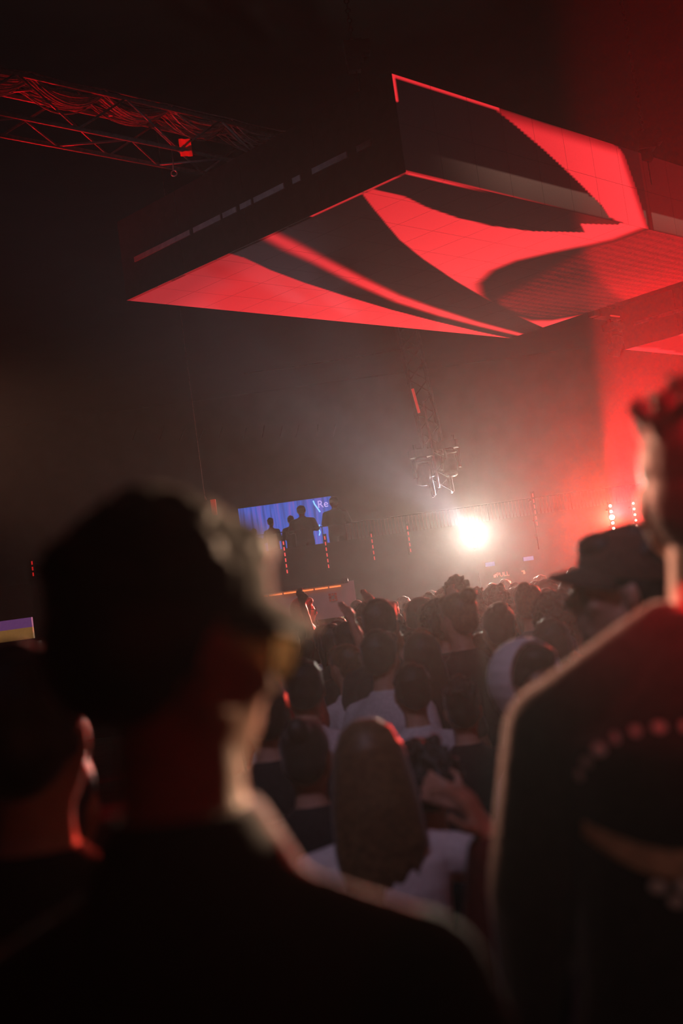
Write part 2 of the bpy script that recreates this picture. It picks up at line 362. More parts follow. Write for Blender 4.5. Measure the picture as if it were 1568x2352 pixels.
def led_box(name, A, ulen, vlen, skew, hgt, nu, nv, nf, k, label, fu, ff, detail=True):
    """A hung box: LED underside, LED front fascia along u, dark fascia with a painted light streak along v."""
    root = empty(name, A); tag(root, label, 'led screen', 'hanging led boxes')
    P = lambda u, v, z=0.0: UX * u + VX * v + Vector((0, 0, z))
    edge = lambda v: -skew * v                 # the left side leans slightly outward
    body = MB()
    i = 0.06
    a, b_, c, d = P(i, i), P(ulen - i, i), P(ulen - i, vlen - i), P(edge(vlen) + i, vlen - i)
    up = Vector((0, 0, hgt - 0.02)); lo = Vector((0, 0, 0.06))
    body.add([a + lo, b_ + lo, c + lo, d + lo, a + up, b_ + up, c + up, d + up], [[3, 2, 1, 0], [4, 5, 6, 7], [0, 1, 5, 4], [1, 2, 6, 5], [2, 3, 7, 6], [3, 0, 4, 7]])
    body.build('core', FASCIA, root)
    for iu in range(nu):
        for iv in range(nv):
            v0, v1 = vlen * iv / nv, vlen * (iv + 1) / nv
            def uu(fr, v): return edge(v) + (ulen - edge(v)) * fr
            cs = [(uu(iu / nu, v0), v0), (uu(iu / nu, v1), v1), (uu((iu + 1) / nu, v1), v1), (uu((iu + 1) / nu, v0), v0)]
            led_tile('led_tile', [P(*q) for q in cs], cs, fu, root, k)
    for iu in range(nf[0]):
        for iz in range(nf[1]):
            u0, u1 = ulen * iu / nf[0], ulen * (iu + 1) / nf[0]; z0, z1 = hgt * iz / nf[1], hgt * (iz + 1) / nf[1]
            cs = [(u0, z0), (u1, z0), (u1, z1), (u0, z1)]
            led_tile('front_tile', [P(u, 0.0, z) for u, z in cs], cs, ff, root, k)
    # dark side fascia in panels
    n = 4
    e = (P(edge(vlen), vlen) - P(0, 0)).normalized(); nrm = e.cross(Vector((0, 0, 1))).normalized()
    if nrm.dot(UX) > 0: nrm = -nrm
    Ls = (P(edge(vlen), vlen) - P(0, 0)).length
    for j in range(n):
        s0, s1 = Ls * j / n + 0.004, Ls * (j + 1) / n - 0.004
        m_ = MB()
        q = [e * s0, e * s1, e * s1 + Vector((0, 0, hgt)), e * s0 + Vector((0, 0, hgt))]
        m_.add([x for x in q] + [x - nrm * 0.05 for x in q], [[0, 1, 2, 3], [7, 6, 5, 4], [0, 4, 5, 1], [1, 5, 6, 2], [2, 6, 7, 3], [3, 7, 4, 0]])
        m_.build('side_panel', FASCIA, root)
    segs = [(0.33, 0.50), (0.62, 1.06), (1.22, 1.32), (1.44, 1.86), (1.90, 2.06), (2.12, 2.32), (2.36, 2.78), (2.84, 3.78)]
    for s0, s1 in segs:
        zc = 0.39; m_ = MB()
        q = [e * s0 + Vector((0, 0, zc - .027)), e * s1 + Vector((0, 0, zc - .027)), e * s1 + Vector((0, 0, zc + .027)), e * s0 + Vector((0, 0, zc + .027))]
        m_.add([x + nrm * 0.012 for x in q] + [x - nrm * 0.01 for x in q], [[0, 1, 2, 3], [7, 6, 5, 4], [0, 4, 5, 1], [1, 5, 6, 2], [2, 6, 7, 3], [3, 7, 4, 0]])
        m_.build('painted_streak', LIT_STREAK, root)
    # hanging rails on top
    for vv in (0.25, 0.75):
        MB().tube(P(0.2, vlen * vv, hgt + 0.05), P(ulen - 0.2, vlen * vv, hgt + 0.05), 0.03).build('hanging_rail', BLACKM, root, True)
    return root
A1 = Vector((0.951, 9.583, ZB))
led_box('led_box', A1, 6.51, 4.0, 0.073, 0.89, 13, 8, (13, 2), 22, 'large hanging box with red sail pattern on its glowing underside', content_under, content_fascia)
def content_second(P):
    lum = np.zeros(len(P))
    d1 = sdist(P, [(-0.9, 4.4), (-0.9, 3.80), (0.4, 3.78), (1.9, 3.95), (3.2, 4.1), (6.8, 4.2), (6.8, 4.4)])
    d2 = sdist(P, [(-0.9, 3.15), (0.15, 3.05), (1.0, 3.35), (2.2, 3.85), (6.8, 4.1), (6.8, 2.0), (-0.9, 1.2)])
    lum = np.maximum(sm(d1, -0.01, 0.01) * 0.95, sm(d2, -0.01, 0.05) * 1.0)
    lum = np.maximum(lum, 0.30 * (1 - sm(P[:, 0], 0.2, 6)))
    return np.stack([lum, lum * (0.008 + 0.026 * lum), lum * (0.018 + 0.024 * lum)], 1)
def content_dark(P):
    return np.tile(np.array([[0.01, 0.002, 0.002]]), (len(P), 1))
L2 = Vector((5.16, 19.158, ZB)); A2 = L2 - (VX * 4.0 - UX * 0.292)
led_box('led_box', A2, 6.51, 4.0, 0.073, 0.76, 7, 4, (6, 1), 14, 'farther hanging red box cut by the picture edge behind two lamps', content_second, content_dark)

# ------------------------------------------------------------------ hoists over the near box
def hoist(name, px, py, Y, ztop, label, s=1.0):
    p = at(px, py, Y); r = empty(name, p); tag(r, label, 'chain hoist', 'chain hoists above the boxes')
    MB().box((0, 0, 0), (0.20 * s, 0.16 * s, 0.20 * s)).box((0.13 * s, 0, 0.02), (0.10 * s, 0.13 * s, 0.14 * s)).build('motor_housing', BLACKM, r)
    MB().box((-0.02 * s, 0, -0.16 * s), (0.14 * s, 0.10 * s, 0.14 * s)).build('chain_bag', BLACKC, r)
    m = MB(); L = ztop - p.z; n = int(L / 0.05)
    for i in range(n):
        q = Matrix.Rotation(PI / 2, 3, 'X') if i % 2 == 0 else Matrix.Rotation(PI / 2, 3, 'X') @ Matrix.Rotation(PI / 2, 3, 'Y')
        m.torus((0, 0, 0.12 + i * 0.05), 0.024, 0.007, q, n=8, m=4)
    m.build('chain', DARKALU, r, True)
    MB().torus((0, 0, 0.10 * s), 0.03, 0.01, Matrix.Rotation(PI / 2, 3, 'X'), n=10).build('hook', ALU, r, True)
    MB().tube((0, 0, -0.1 * s), (0, 0, -0.5), 0.008).build('steel_line', BLACKM, r)
    return r
hoist('chain_hoist', 1480, 325, 12.4, 9.1, 'dark chain hoist block above the red end of the front screen')
hoist('chain_hoist', 812, 118, 10.9, 9.1, 'faint chain hoist above the dark near corner of the box', 0.9)

# ------------------------------------------------------------------ cable truss, top left
def truss_between(name, a, b, wid, label, m, group=None, bays=None, tri=True, rad=0.024, cat='truss'):
    a, b = Vector(a), Vector(b); r = empty(name, a); tag(r, label, cat, group)
    d = b - a; L = d.length; e = d.normalized(); upv = Vector((0, 0, 1)) if abs(e.z) < 0.8 else Vector((0, 1, 0))
    s = e.cross(upv).normalized(); u = s.cross(e).normalized()
    h = wid / 2
    off = [s * h + u * h, -s * h + u * h, -s * h - u * h, s * h - u * h]
    for o_ in off: MB().tube(o_, o_ + d, rad, n=8).build('chord', m, r, True)
    bays = bays or int(L / wid)
    for i in range(bays):
        t0, t1 = d * (i / bays), d * ((i + 1) / bays)
        for k in range(4):
            p, q = off[k], off[(k + 1) % 4]
            if i % 2: p, q = q, p
            MB().tube(p + t0, q + t1, rad * 0.5, n=6).build('brace', m, r, True)
    return r, off, d
ta, tb = at(-260, 165, 9.6), at(720, 365, 12.95)
tz = (ta.z + tb.z) / 2; ta.z = tb.z = 7.0
ta = at(-120, 195, 9.85); tb = at(760, 378, 13.0); ta.z = tb.z = 6.78
TRUSSM = mat('truss_dark', (0.20, 0.18, 0.18), 0.5, 0.3, noise=(25, 0.2))
tr, toff, td = truss_between('lighting_truss', ta, tb, 0.42, 'red lit lighting truss carrying cable bundles, upper left', TRUSSM, bays=8)
cab = empty('cable_bundle', ta); tag(cab, 'drooping bundle of many thin cables lying along the truss', 'cables')
for k in range(34):
    rnd = random.Random(k); pts = []
    ph = rnd.uniform(-.08, .08); sp = rnd.uniform(-0.19, 0.19); sag = rnd.uniform(0.02, 0.24)
    nb = 6
    n = 60
    for i in range(n + 1):
        t = i / n; fr = (t * nb) % 1.0
        pts.append(td * t + Vector((0.72, -0.68, 0)) * 0 + Vector((sp * 0.6, -sp * 0.7, 0.26 + ph * 0.4 - sag * 4 * fr * (1 - fr) * (0.6 + 0.4 * math.sin(k + int(t * nb))))))
    MB().path(pts, 0.007, 5).build('cable', CABLE, cab, True)
bp = at(426, 339, 11.3)
bn = MB(); N = 8
V = [Vector((0.0625 * (2 * i / N - 1), 0.006 * math.sin(i * 1.3 + j * 0.3), 0.0925 * (2 * j / N - 1))) for i in range(N + 1) for j in range(N + 1)]
bn.add([Matrix.Rotation(R40, 3, 'Z') @ v for R40 in (math.radians(20),) for v in V], [[i * (N + 1) + j, (i + 1) * (N + 1) + j, (i + 1) * (N + 1) + j + 1, i * (N + 1) + j + 1] for i in range(N) for j in range(N)])
FLAG = mat('flag_red', (0.75, 0.06, 0.05), 0.8, noise=(20, 0.15)); _t = FLAG.node_tree
_tl = _t.nodes.new('ShaderNodeBsdfTranslucent'); _tl.inputs[0].default_value = (0.9, 0.08, 0.06, 1); _mx = _t.nodes.new('ShaderNodeMixShader')
_t.links.new(_t.nodes['Principled BSDF'].outputs[0], _mx.inputs[1]); _t.links.new(_tl.outputs[0], _mx.inputs[2]); _t.links.new(_mx.outputs[0], _t.nodes['Material Output'].inputs['Surface'])
bo = bn.build('red_flag', FLAG, None, True); bo.location = bp
tag(bo, 'small square red cloth hanging below the cable truss', 'flag')
hk = empty('hanging_hook', at(393, 345, 11.5)); tag(hk, 'thin rope and hook dangling under the cable truss', 'rope')
MB().path([(0, 0, 0.12), (0.005, 0, -0.1), (-0.004, 0, -0.22)], 0.006).build('rope', CABLE, hk, True)
MB().torus((0, 0, -0.25), 0.03, 0.007, Matrix.Rotation(PI / 2, 3, 'X')).build('hook', ALU, hk, True)

# ------------------------------------------------------------------ moving-head lamps and the hanging tower
def moving_head(name, loc, rz, tilt, label, group, s=1.0, flip=False, m=LAMPB):
    r = empty(name, loc, rz); tag(r, label, 'stage light', group)
    f = -1 if flip else 1
    MB().box((0, 0, 0), (0.30 * s, 0.22 * s, 0.11 * s)).build('base', m, r)
    MB().tube((0, 0, -0.055 * s * f), (0, 0, -0.095 * s * f), 0.08 * s, n=16).build('pan_ring', m, r, True)
    y = MB(); y.box((0, 0, -0.11 * s * f), (0.30 * s, 0.09 * s, 0.03 * s))
    for k in (-1, 1): y.box((k * 0.14 * s, 0, -0.23 * s * f), (0.03 * s, 0.08 * s, 0.26 * s))
    y.build('yoke', m, r)
    R = Matrix.Rotation(tilt, 3, 'X'); c = Vector((0, 0, -0.29 * s * f))
    h = MB(); rr = []
    for z, rad in ((0.15, 0.05), (0.13, 0.09), (0.0, 0.105), (-0.12, 0.10), (-0.17, 0.105), (-0.18, 0.085)):
        rr.append([c + R @ Vector((rad * s * math.cos(2 * PI * j / 18), rad * s * math.sin(2 * PI * j / 18), z * s)) for j in range(18)])
    h.rings(rr).build('head', m, r, True)
    le = MB(); rr = []
    for z, rad in ((-0.178, 0.084), (-0.19, 0.06), (-0.195, 0.02)):
        rr.append([c + R @ Vector((rad * s * math.cos(2 * PI * j / 18), rad * s * math.sin(2 * PI * j / 18), z * s)) for j in range(18)])
    le.rings(rr).build('lens', GLASSL, r, True)
    for k in (-1, 1): MB().box((k * 0.09 * s, 0, 0.09 * s * f), (0.03 * s, 0.05 * s, 0.10 * s)).build('clamp', m, r)
    return r
t0, t1 = at(935, 760, 18.0), at(1018, 1135, 18.0)
t0 = t1 + (t0 - t1) * ((9.12 - t1.z) / (t0.z - t1.z))
trs, _, _ = truss_between('hanging_tower', t1, t0, 0.30, 'slim hanging truss tower dropping from the box towards the white lamp', DARKALU, bays=22, rad=0.022)
LEDSTR = mat('red_tube', (0.3, 0.02, 0.02), 0.4, emit=(1, 0.05, 0.04), strength=0.35)
MB().tube(at(947, 893, 17.8) - t1, at(962, 948, 17.8) - t1, 0.022).build('red_tube', LEDSTR, trs, True)
MB().tube(at(972, 922, 17.8) - t1, at(1008, 1120, 17.8) - t1, 0.016).build('white_pipe', mat('pipe_white', (0.22, 0.20, 0.20), 0.7, noise=(8, 0.1)), trs, True)
moving_head('moving_head', at(966, 1042, 17.7), 0.4, 0.35, 'moving head lamp on the left side of the hanging tower', 'lamps on the hanging tower', 1.05)
moving_head('moving_head', at(1028, 1022, 17.9), -0.3, -0.4, 'moving head lamp on the right side of the hanging tower', 'lamps on the hanging tower', 1.05)
# lamps at the end of the farther box
fb = at(1395, 722, 17.2)
r = empty('lamp_bracket', fb, 0.75); tag(r, 'dark clamp bracket holding lamps between the two boxes', 'bracket')
MB().box((0, 0, 0), (0.62, 0.16, 0.14)).build('beam', BLACKM, r)
MB().box((0.05, 0, 0.13), (0.34, 0.05, 0.04)).box((-0.10, 0, 0.1), (0.04, 0.05, 0.08)).box((0.20, 0, 0.1), (0.04, 0.05, 0.08)).build('handle', BLACKM, r)
MB().box((-0.36, 0, -0.02), (0.16, 0.12, 0.09)).build('end_block', BLACKM, r)
MB().box((0.05, -0.09, -0.05), (0.24, 0.02, 0.02)).build('red_strip', LEDSTR, r)
moving_head('moving_head', at(1408, 752, 17.3), 0.7, 0.5, 'moving head lamp under the bracket at the farther box', None, 0.95)

# ------------------------------------------------------------------ balcony, railing and light bars
struct('wall_balcony_front', (2.2, 20.25, 1.43), (18, 0.1, 2.86), WALLM)
bal = MB().box((3.2, 28.2, 2.43), (16, 15.9, 0.14)).build('floor_balcony', CONCRETE); bal['kind'] = 'structure'
rl = empty('balcony_railing', (-1.9, 20.25, 2.06)); tag(rl, 'long metal railing with thin balusters along the balcony', 'railing')
xr = 8.2
MB().tube((0, 0, 1.1), (xr, 0, 1.1), 0.008).build('top_rail', BLACKM, rl, True)
bal_m = mat('baluster_metal', (0.10, 0.035, 0.03), 0.6, 0.0, noise=(6, 0.2))
bme = MB().tube((0, 0, 0), (0, 0, 0.31), 0.003, n=4).mesh('baluster')
for i in range(int(xr / 0.062)):
    x = 0.03 + i * 0.062
    if i % 24 == 0: MB().tube((x, 0, 0.80), (x, 0, 1.1), 0.008).build('post', BLACKM, rl, True)
    elif x > 2.0: link('baluster', bme, None if bme.materials else bal_m, rl).location = (x, 0, 0.79)
def light_bar(px, py, cells, shape, col, strength, label, pitch=0.1, Y=ROWY):
    c = at(px, py, Y); r = empty('light_bar', c); tag(r, label, 'light bar', 'light bars along the balcony front')
    H = pitch * cells
    if c.z > 2.9: MB().box((0, 0.10, -0.30), (0.04, 0.04, 0.80)).box((0, 0.24, -0.45), (0.04, 0.32, 0.04)).build('mount_arm', BLACKM, r)
    MB().box((0, 0.03, 0), (0.07, 0.05, H + 0.04)).build('housing', BLACKM, r)
    for k in (-1, 1): MB().box((0, 0.28, k * H * 0.3), (0.03, 0.52, 0.02)).build('bracket', BLACKM, r)
    m = mat('cell_%s_%g' % (shape, strength) + '%.2f' % col[1], (0.1, 0.05, 0.05), 0.4, emit=col, strength=strength)
    for i in range(cells):
        z = (i - (cells - 1) / 2) * pitch
        if shape == 'dash': MB().box((0, 0, z), (0.020, 0.02, 0.062)).build('lamp_cell', m, r)
        else: MB().tube((0, -0.0, z), (0, 0.012, z), 0.045 if (strength > 20 and i == cells // 2) else 0.024, n=16).build('lamp_cell', m, r, True)
    return r
DIM = (1.0, 0.10, 0.10)
light_bar(75, 1306, 3, 'dash', (1, 0.02, 0.02), 0.7, 'short dim red light bar far left in the dark')
light_bar(655, 1280, 6, 'dash', DIM, 1.0, 'dashed red light bar hanging over the left end of the kiosk')
light_bar(750, 1268, 6, 'dash', DIM, 0.7, 'dashed red light bar below the logo corner of the blue screen')
light_bar(856, 1256, 5, 'dash', DIM, 0.5, 'faint red light bar right of the blue screen')
light_bar(939, 1238, 5, 'dash', DIM, 0.4, 'faint red light bar under the hanging tower')
light_bar(1088, 1228, 5, 'dot', (1.0, 0.90, 0.75), 60, 'light bar with blazing white lamp glowing in the haze')
light_bar(1228, 1170, 6, 'dash', DIM, 0.22, 'barely lit light bar between the white and the red blaze')
light_bar(1405, 1188, 5, 'dot', (1.0, 0.45, 0.30), 30, 'light bar with blazing red lamp beside the big head')
light_bar(1458, 1182, 5, 'dot', (1.0, 0.62, 0.45), 3.0, 'light bar of five pale dots close to the big head')

# ------------------------------------------------------------------ blue screen
s0, s1 = at(546, 1163, 33.0), at(760, 1146, 33.0)
sw = (s1 - s0).length; zt = (s0.z + s1.z) / 2; sh = 1.40
scr = empty('video_screen', ((s0.x + s1.x) / 2, 33.0, zt - sh / 2)); tag(scr, 'blue video screen with curtain folds and a neon sign in its corner', 'screen')
bm_ = bpy.data.materials.new('blue_picture'); bm_.use_nodes = True; nt = bm_.node_tree; b = nt.nodes['Principled BSDF']
b.inputs['Base Color'].default_value = (0.01, 0.01, 0.02, 1)
tc = nt.nodes.new('ShaderNodeTexCoord'); mp = nt.nodes.new('ShaderNodeMapping'); mp.inputs['Scale'].default_value = (4.2, 1, 0.22)
nz = nt.nodes.new('ShaderNodeTexNoise'); nz.inputs['Scale'].default_value = 3.0; nz.inputs['Detail'].default_value = 2
cr = nt.nodes.new('ShaderNodeValToRGB'); el = cr.color_ramp.elements
el[0].position = 0.30; el[0].color = (0.012, 0.035, 0.20, 1); el[1].position = 0.72; el[1].color = (0.15, 0.09, 0.46, 1)
e2 = el.new(0.50); e2.color = (0.022, 0.10, 0.52, 1)
nt.links.new(tc.outputs['Object'], mp.inputs['Vector']); nt.links.new(mp.outputs[0], nz.inputs['Vector']); nt.links.new(nz.outputs['Fac'], cr.inputs['Fac'])
nt.links.new(cr.outputs[0], b.inputs['Emission Color']); b.inputs['Emission Strength'].default_value = 1.0; bm_.cycles.emission_sampling = 'NONE'
MB().box((0, 0, 0), (sw, 0.05, sh)).build('picture', bm_, scr)
fr = MB()
for k in (-1, 1):
    fr.box((k * (sw / 2 + 0.02), 0.0, 0), (0.04, 0.09, sh + 0.08)); fr.box((0, 0, k * (sh / 2 + 0.02)), (sw, 0.09, 0.04))
fr.build('frame', BLACKM, scr)
for k in (-1, 1): MB().box((k * sw * 0.35, 0.08, -(scr.location.z - 2.5) / 2), (0.08, 0.06, scr.location.z - 2.5)).build('stand_post', BLACKM, scr)
NEON = mat('neon_cyan', (0.1, 0.3, 0.5), 0.4, emit=(0.25, 0.62, 1.0), strength=1.1)
NEONP = mat('neon_pale', (0.4, 0.3, 0.5), 0.4, emit=(0.55, 0.45, 0.95), strength=0.9)
X = lambda px, py: (at(px, py, 32.95) - Vector(scr.location))
sg = MB().path([X(719, 1150), X(722, 1158), X(728, 1166), X(735, 1176)], 0.022).build('neon_line', NEON, scr, True)
MB().path([X(734, 1205), X(731, 1213), X(735, 1222), X(733, 1230)], 0.02).build('neon_line', NEON, scr, True)
MB().path([X(757, 1212), X(760, 1226), X(756, 1230)], 0.02).build('neon_line', NEON, scr, True)
tx = link('neon_letter', text_mesh('neon_letter', 'Re', 0.30), NEONP, scr, False); tx.location = X(741, 1158); tx.rotation_euler = (PI / 2, 0, 0)

# ------------------------------------------------------------------ bar kiosk
ky = 14.0
k0, k1 = at(575, 1372, ky), at(790, 1338, ky)
kz = at(790, 1336, ky).z; kw = k1.x - k0.x + 0.6
kx = k1.x - kw / 2
kio = empty('bar_kiosk', (kx, ky, 0)); tag(kio, 'grey bar kiosk with an orange light strip along its top edge', 'kiosk')
KG = mat('kiosk_panel', (0.42, 0.38, 0.40), 0.7, noise=(4, 0.1))
MB().box((0, 0.02, kz - 0.22), (kw, 0.06, 0.40)).build('sign_band', KG, kio)
MB().box((0, 0.5, kz + 0.01), (kw + 0.1, 1.1, 0.06)).build('roof', BLACKM, kio)
MB().box((kw / 2 + 0.06, 0.5, kz / 2), (0.12, 1.1, kz)).build('side_panel', KG, kio)
MB().box((-kw / 2 - 0.04, 0.5, kz / 2), (0.08, 1.1, kz)).build('side_panel', KG, kio)
MB().box((0, 1.02, kz / 2), (kw, 0.06, kz)).build('back_panel', mat('kiosk_back', (0.30, 0.22, 0.12), 0.8, noise=(4, 0.3)), kio)
MB().box((0, 0.05, 0.55), (kw, 0.08, 1.1)).build('counter_front', KG, kio)
MB().box((0, 0.08, 1.12), (kw + 0.04, 0.4, 0.05)).build('counter_top', BLACKM, kio)
ORG = mat('orange_tube', (0.5, 0.2, 0.05), 0.4, emit=(1.0, 0.22, 0.06), strength=1.0)
for a, b_ in ((-0.98, -0.86), (-0.62, -0.42), (-0.40, -0.24), (-0.22, -0.05), (-0.03, 0.145), (0.165, 0.325), (0.345, 0.485)):
    xa = a * 1.0 + (kw / 2 - 0.53); xb = b_ + (kw / 2 - 0.53)
    MB().box(((xa + xb) / 2, -0.03, kz - 0.045), (xb - xa, 0.025, 0.018)).build('light_tube', ORG, kio)
lg = MB()
for dx in (-0.035, 0.0, 0.035):
    for z in (-0.035, 0.0, 0.035):
        if dx or z: lg.box((kw / 2 - 0.16 + dx, -0.018, kz - 0.17 + z), (0.030, 0.012, 0.028))
lg.build('red_emblem', mat('emblem_red', (0.45, 0.06, 0.05), 0.6, noise=(30, 0.2)), kio)
lp = empty('counter_lamp', at(725, 1406, ky + 0.1)); tag(lp, 'small round yellow lamp inside the kiosk beside the red face', 'lamp')
MB().ell((0, 0, 0), (0.024, 0.024, 0.024)).build('bulb', mat('bulb_yellow', (0.8, 0.5, 0.1), 0.4, emit=(1.0, 0.55, 0.06), strength=1.4), lp, True)
MB().box((0.0, 0.03, -0.02), (0.12, 0.02, 0.12)).build('back_plate', BLACKM, lp)
MB().tube((0, 0.03, -0.05), (0, 0.03, at(0, 0, 1).z * 0 - lp.location.z + 1.14), 0.01).build('stand', BLACKM, lp, True)
bt = empty('bottle', Vector((at(784, 1400, ky + 0.12).x, ky + 0.12, at(784, 1412, ky + .12).z))); tag(bt, 'pale bottle standing upright at the right end of the kiosk', 'bottle')
bb = MB(); bb.rings([[Vector((r_ * math.cos(2 * PI * j / 12), r_ * math.sin(2 * PI * j / 12), z)) for j in range(12)] for z, r_ in ((-.55, .018), (0, .018), (0.05, .018), (0.065, .010), (0.10, .009))])
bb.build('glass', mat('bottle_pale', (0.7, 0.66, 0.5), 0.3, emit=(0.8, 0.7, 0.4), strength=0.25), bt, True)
MB().tube((0, 0, 0.10), (0, 0, 0.115), 0.011, n=10).build('cap', BLACKM, bt, True)

# ------------------------------------------------------------------ far left counter, wires, sign
fl = at(20, 1440, 13.0)
lc = empty('lit_counter', (fl.x - 0.35, 13.0, 0)); tag(lc, 'distant lit shelf with violet and amber glow at the left edge', 'counter')
MB().box((0, 0, fl.z + 0.02), (1.25, 0.06, 0.11)).build('violet_panel', mat('violet_panel', (0.2, 0.1, 0.25), 0.6, emit=(0.10, 0.035, 0.12), strength=0.8, noise=(9, 0.4)), lc)
MB().box((0, 0, fl.z - 0.10), (1.25, 0.06, 0.13)).build('amber_panel', mat('amber_panel', (0.3, 0.18, 0.08), 0.6, emit=(0.16, 0.075, 0.022), strength=0.9, noise=(9, 0.4)), lc)
MB().box((0, 0.1, (fl.z - 0.2) / 2), (1.3, 0.2, fl.z - 0.2)).build('counter_body', BLACKM, lc)
wl = MB().path([at(560, 858, 17.4), at(685, 842, 17.6), at(780, 826, 17.8), at(870, 812, 17.9), at(950, 798, 18.0)], 0.010).build('overhead_cable', DARKALU, None, True)
tag(wl, 'thin cable strung across the haze below the large box', 'cable')
pw = at(470, 1142, 16.0)
pd = empty('pendant_lamp', pw); tag(pd, 'red pendant fixture on a long wire beside the capped head', 'pendant lamp')
MB().tube((0, 0, 0), (-0.02, 0, 9.08 - pw.z), 0.005).build('wire', CABLE, pd)
MB().tube((0.01, 0, -0.05), (0.0, 0, 0.03), 0.022, 0.004, n=12).build('cone', mat('cone_white', (0.7, 0.66, 0.66), 0.5, noise=(9, 0.1)), pd, True)
MB().box((0.11, 0, -0.16), (0.07, 0.07, 0.22)).build('red_housing', mat('housing_red', (0.5, 0.05, 0.04), 0.5, emit=(0.8, 0.03, 0.02), strength=0.35), pd)
MB().box((0.06, 0, -0.045), (0.1, 0.02, 0.015)).build('arm', BLACKM, pd)
# roof rods far back
for i, (xa, xb, yb) in enumerate([(314, 305, 1010), (375, 367, 1008), (424, 412, 1012), (468, 458, 1010), (511, 501, 1008), (566, 558, 1010), (607, 602, 1004), (648, 642, 1005), (686, 679, 1003), (730, 727, 1002), (770, 765, 1001)]):
    ya = yb - 27
    def z7(px, py):
        d = at(px, py, 1.0) - Vector((0, 0, CZ)); return Vector((0, 0, CZ)) + d * ((7.0 - CZ) / d.z)
    o = MB().tube(z7(xa, ya), z7(xb, yb), 0.012, n=6).build('ceiling_rod', DARKALU, None, True)
    tag(o, 'thin pale ceiling rod, number %s in the faint row above the blue screen' % ('one two three four five six seven eight nine ten eleven'.split()[i]), 'rod', 'ceiling rods')
sp = at(1150, 1320, 18.5)
sgn = empty('letter_sign', sp); tag(sgn, 'small red glowing letter sign in front of the stage', 'sign')
SIGN = mat('sign_red', (0.5, 0.1, 0.1), 0.5, emit=(1.0, 0.20, 0.16), strength=0.9)
t_ = link('letters', text_mesh('letters', 'PULL', 0.095), SIGN, sgn, False); t_.rotation_euler = (PI / 2, 0, 0); t_.location = (0.03, -0.02, 0)
MB().box((-0.105, -0.02, -0.01), (0.035, 0.01, 0.04)).box((-0.085, -0.02, 0.012), (0.03, 0.01, 0.02)).build('red_mark', SIGN, sgn)
MB().box((0.36, -0.02, 0.01), (0.05, 0.01, 0.02)).box((0.375, -0.02, -0.02), (0.03, 0.01, 0.04)).build('amber_mark', mat('sign_amber', (0.5, 0.3, 0.2), 0.5, emit=(0.7, 0.36, 0.2), strength=0.6), sgn)
MB().box((0.1, 0.02, -0.3), (0.9, 0.05, 0.75)).build('board', BLACKM, sgn)
MB().box((0.1, 0.02, -sp.z / 2 - 0.3), (0.1, 0.05, sp.z - 0.6)).build('stand', BLACKM, sgn)
for px, py, wd, lab in ((1125, 1296, 0.16, 'small dim blue panel glowing below the white blaze'), (1213, 1283, 0.18, 'small dim violet panel glowing before the cap brim')):
    p = at(px, py, 20.17); o = MB().box((0, 0, 0), (wd, 0.04, 0.07)).build('blue_panel', mat('blue_glow', (0.1, 0.1, 0.2), 0.5, emit=(0.20, 0.22, 0.55), strength=0.5)); o.location = p; tag(o, lab, 'light panel')

# ------------------------------------------------------------------ people
# base figure: 1.75 m, feet at the origin, facing +Y
SH, SHDZ, TRAP, HIPW = 0.185, 0.0, 0.0, 0.09
def pose_arm(side, kind):
    """shoulder, elbow, wrist, palm direction of one arm; side -1 is the person's left (-x)."""
    s = side; S = Vector((s * SH, 0, 1.375 + SHDZ))
    P = {'down': (Vector((s * 0.235, -0.02, 1.13)), Vector((s * 0.235, 0.06, 0.88))),
         'bent': (Vector((s * 0.25, -0.03, 1.14)), Vector((s * 0.14, 0.20, 1.17))),
         'up': (Vector((s * 0.27, 0.10, 1.60)), Vector((s * 0.22, 0.14, 1.86))),
         'chest': (Vector((s * 0.24, 0.04, 1.15)), Vector((s * 0.13, 0.22, 1.36))),
         'phone': (Vector((s * 0.23, 0.14, 1.25)), Vector((s * 0.12, 0.30, 1.52))),
         'side': (Vector((s * 0.31, 0.0, 1.22)), Vector((s * 0.262, 0.06, 1.475))),
         'nape': (Vector((s * 0.36, 0.02, 1.30)), Vector((s * 0.24, 0.02, 1.50)))}[kind]
    return S, P[0], P[1]
def hand(m, wrist, direction, side, spread=0.35, curl=0.5, grip=None, s=1.0, rad=0.0085):
    """Palm, four fingers of unequal length and a thumb leaving the side of the palm."""
    d = Vector(direction).normalized()
    n = grip if grip is not None else Vector((0, 1, 0))
    n = (n - d * n.dot(d))
    if n.length < 1e-3: n = Vector((1, 0, 0)) - d * d.x
    n.normalize(); x = d.cross(n).normalized() * side
    w0 = Vector(wrist)
    pc = w0 + d * 0.045 * s
    for k in (-0.027, -0.009, 0.009, 0.027): m.caps(w0 + d * 0.012 * s + x * k * 0.6 * s, w0 + d * 0.082 * s + x * k * s, 0.014 * s, 0.013 * s, 8)
    for i, (k, L) in enumerate(((-0.030, 0.066), (-0.010, 0.078), (0.011, 0.074), (0.031, 0.058))):
        a = w0 + d * 0.085 * s + x * k * s
        sd = (d + x * (k / 0.03) * spread * 0.35).normalized()
        b = a + (sd * math.cos(curl * 0.5) + n * math.sin(curl * 0.5)) * L * 0.55 * s
        c = b + (sd * math.cos(curl * 1.5) + n * math.sin(curl * 1.5)) * L * 0.50 * s
        m.chain([a, b, c], [rad * 1.05 * s, rad * s, rad * 0.85 * s], 8)
    t0 = w0 + d * 0.022 * s - x * 0.026 * s
    t1_ = t0 + (d * 0.6 - x * 0.8 + n * 0.3).normalized() * 0.042 * s
    t2 = t1_ + (d * 0.9 - x * 0.2 + n * 0.45).normalized() * 0.032 * s
    m.chain([t0, t1_, t2], [0.013 * s, rad * 1.2 * s, rad * s], 8)
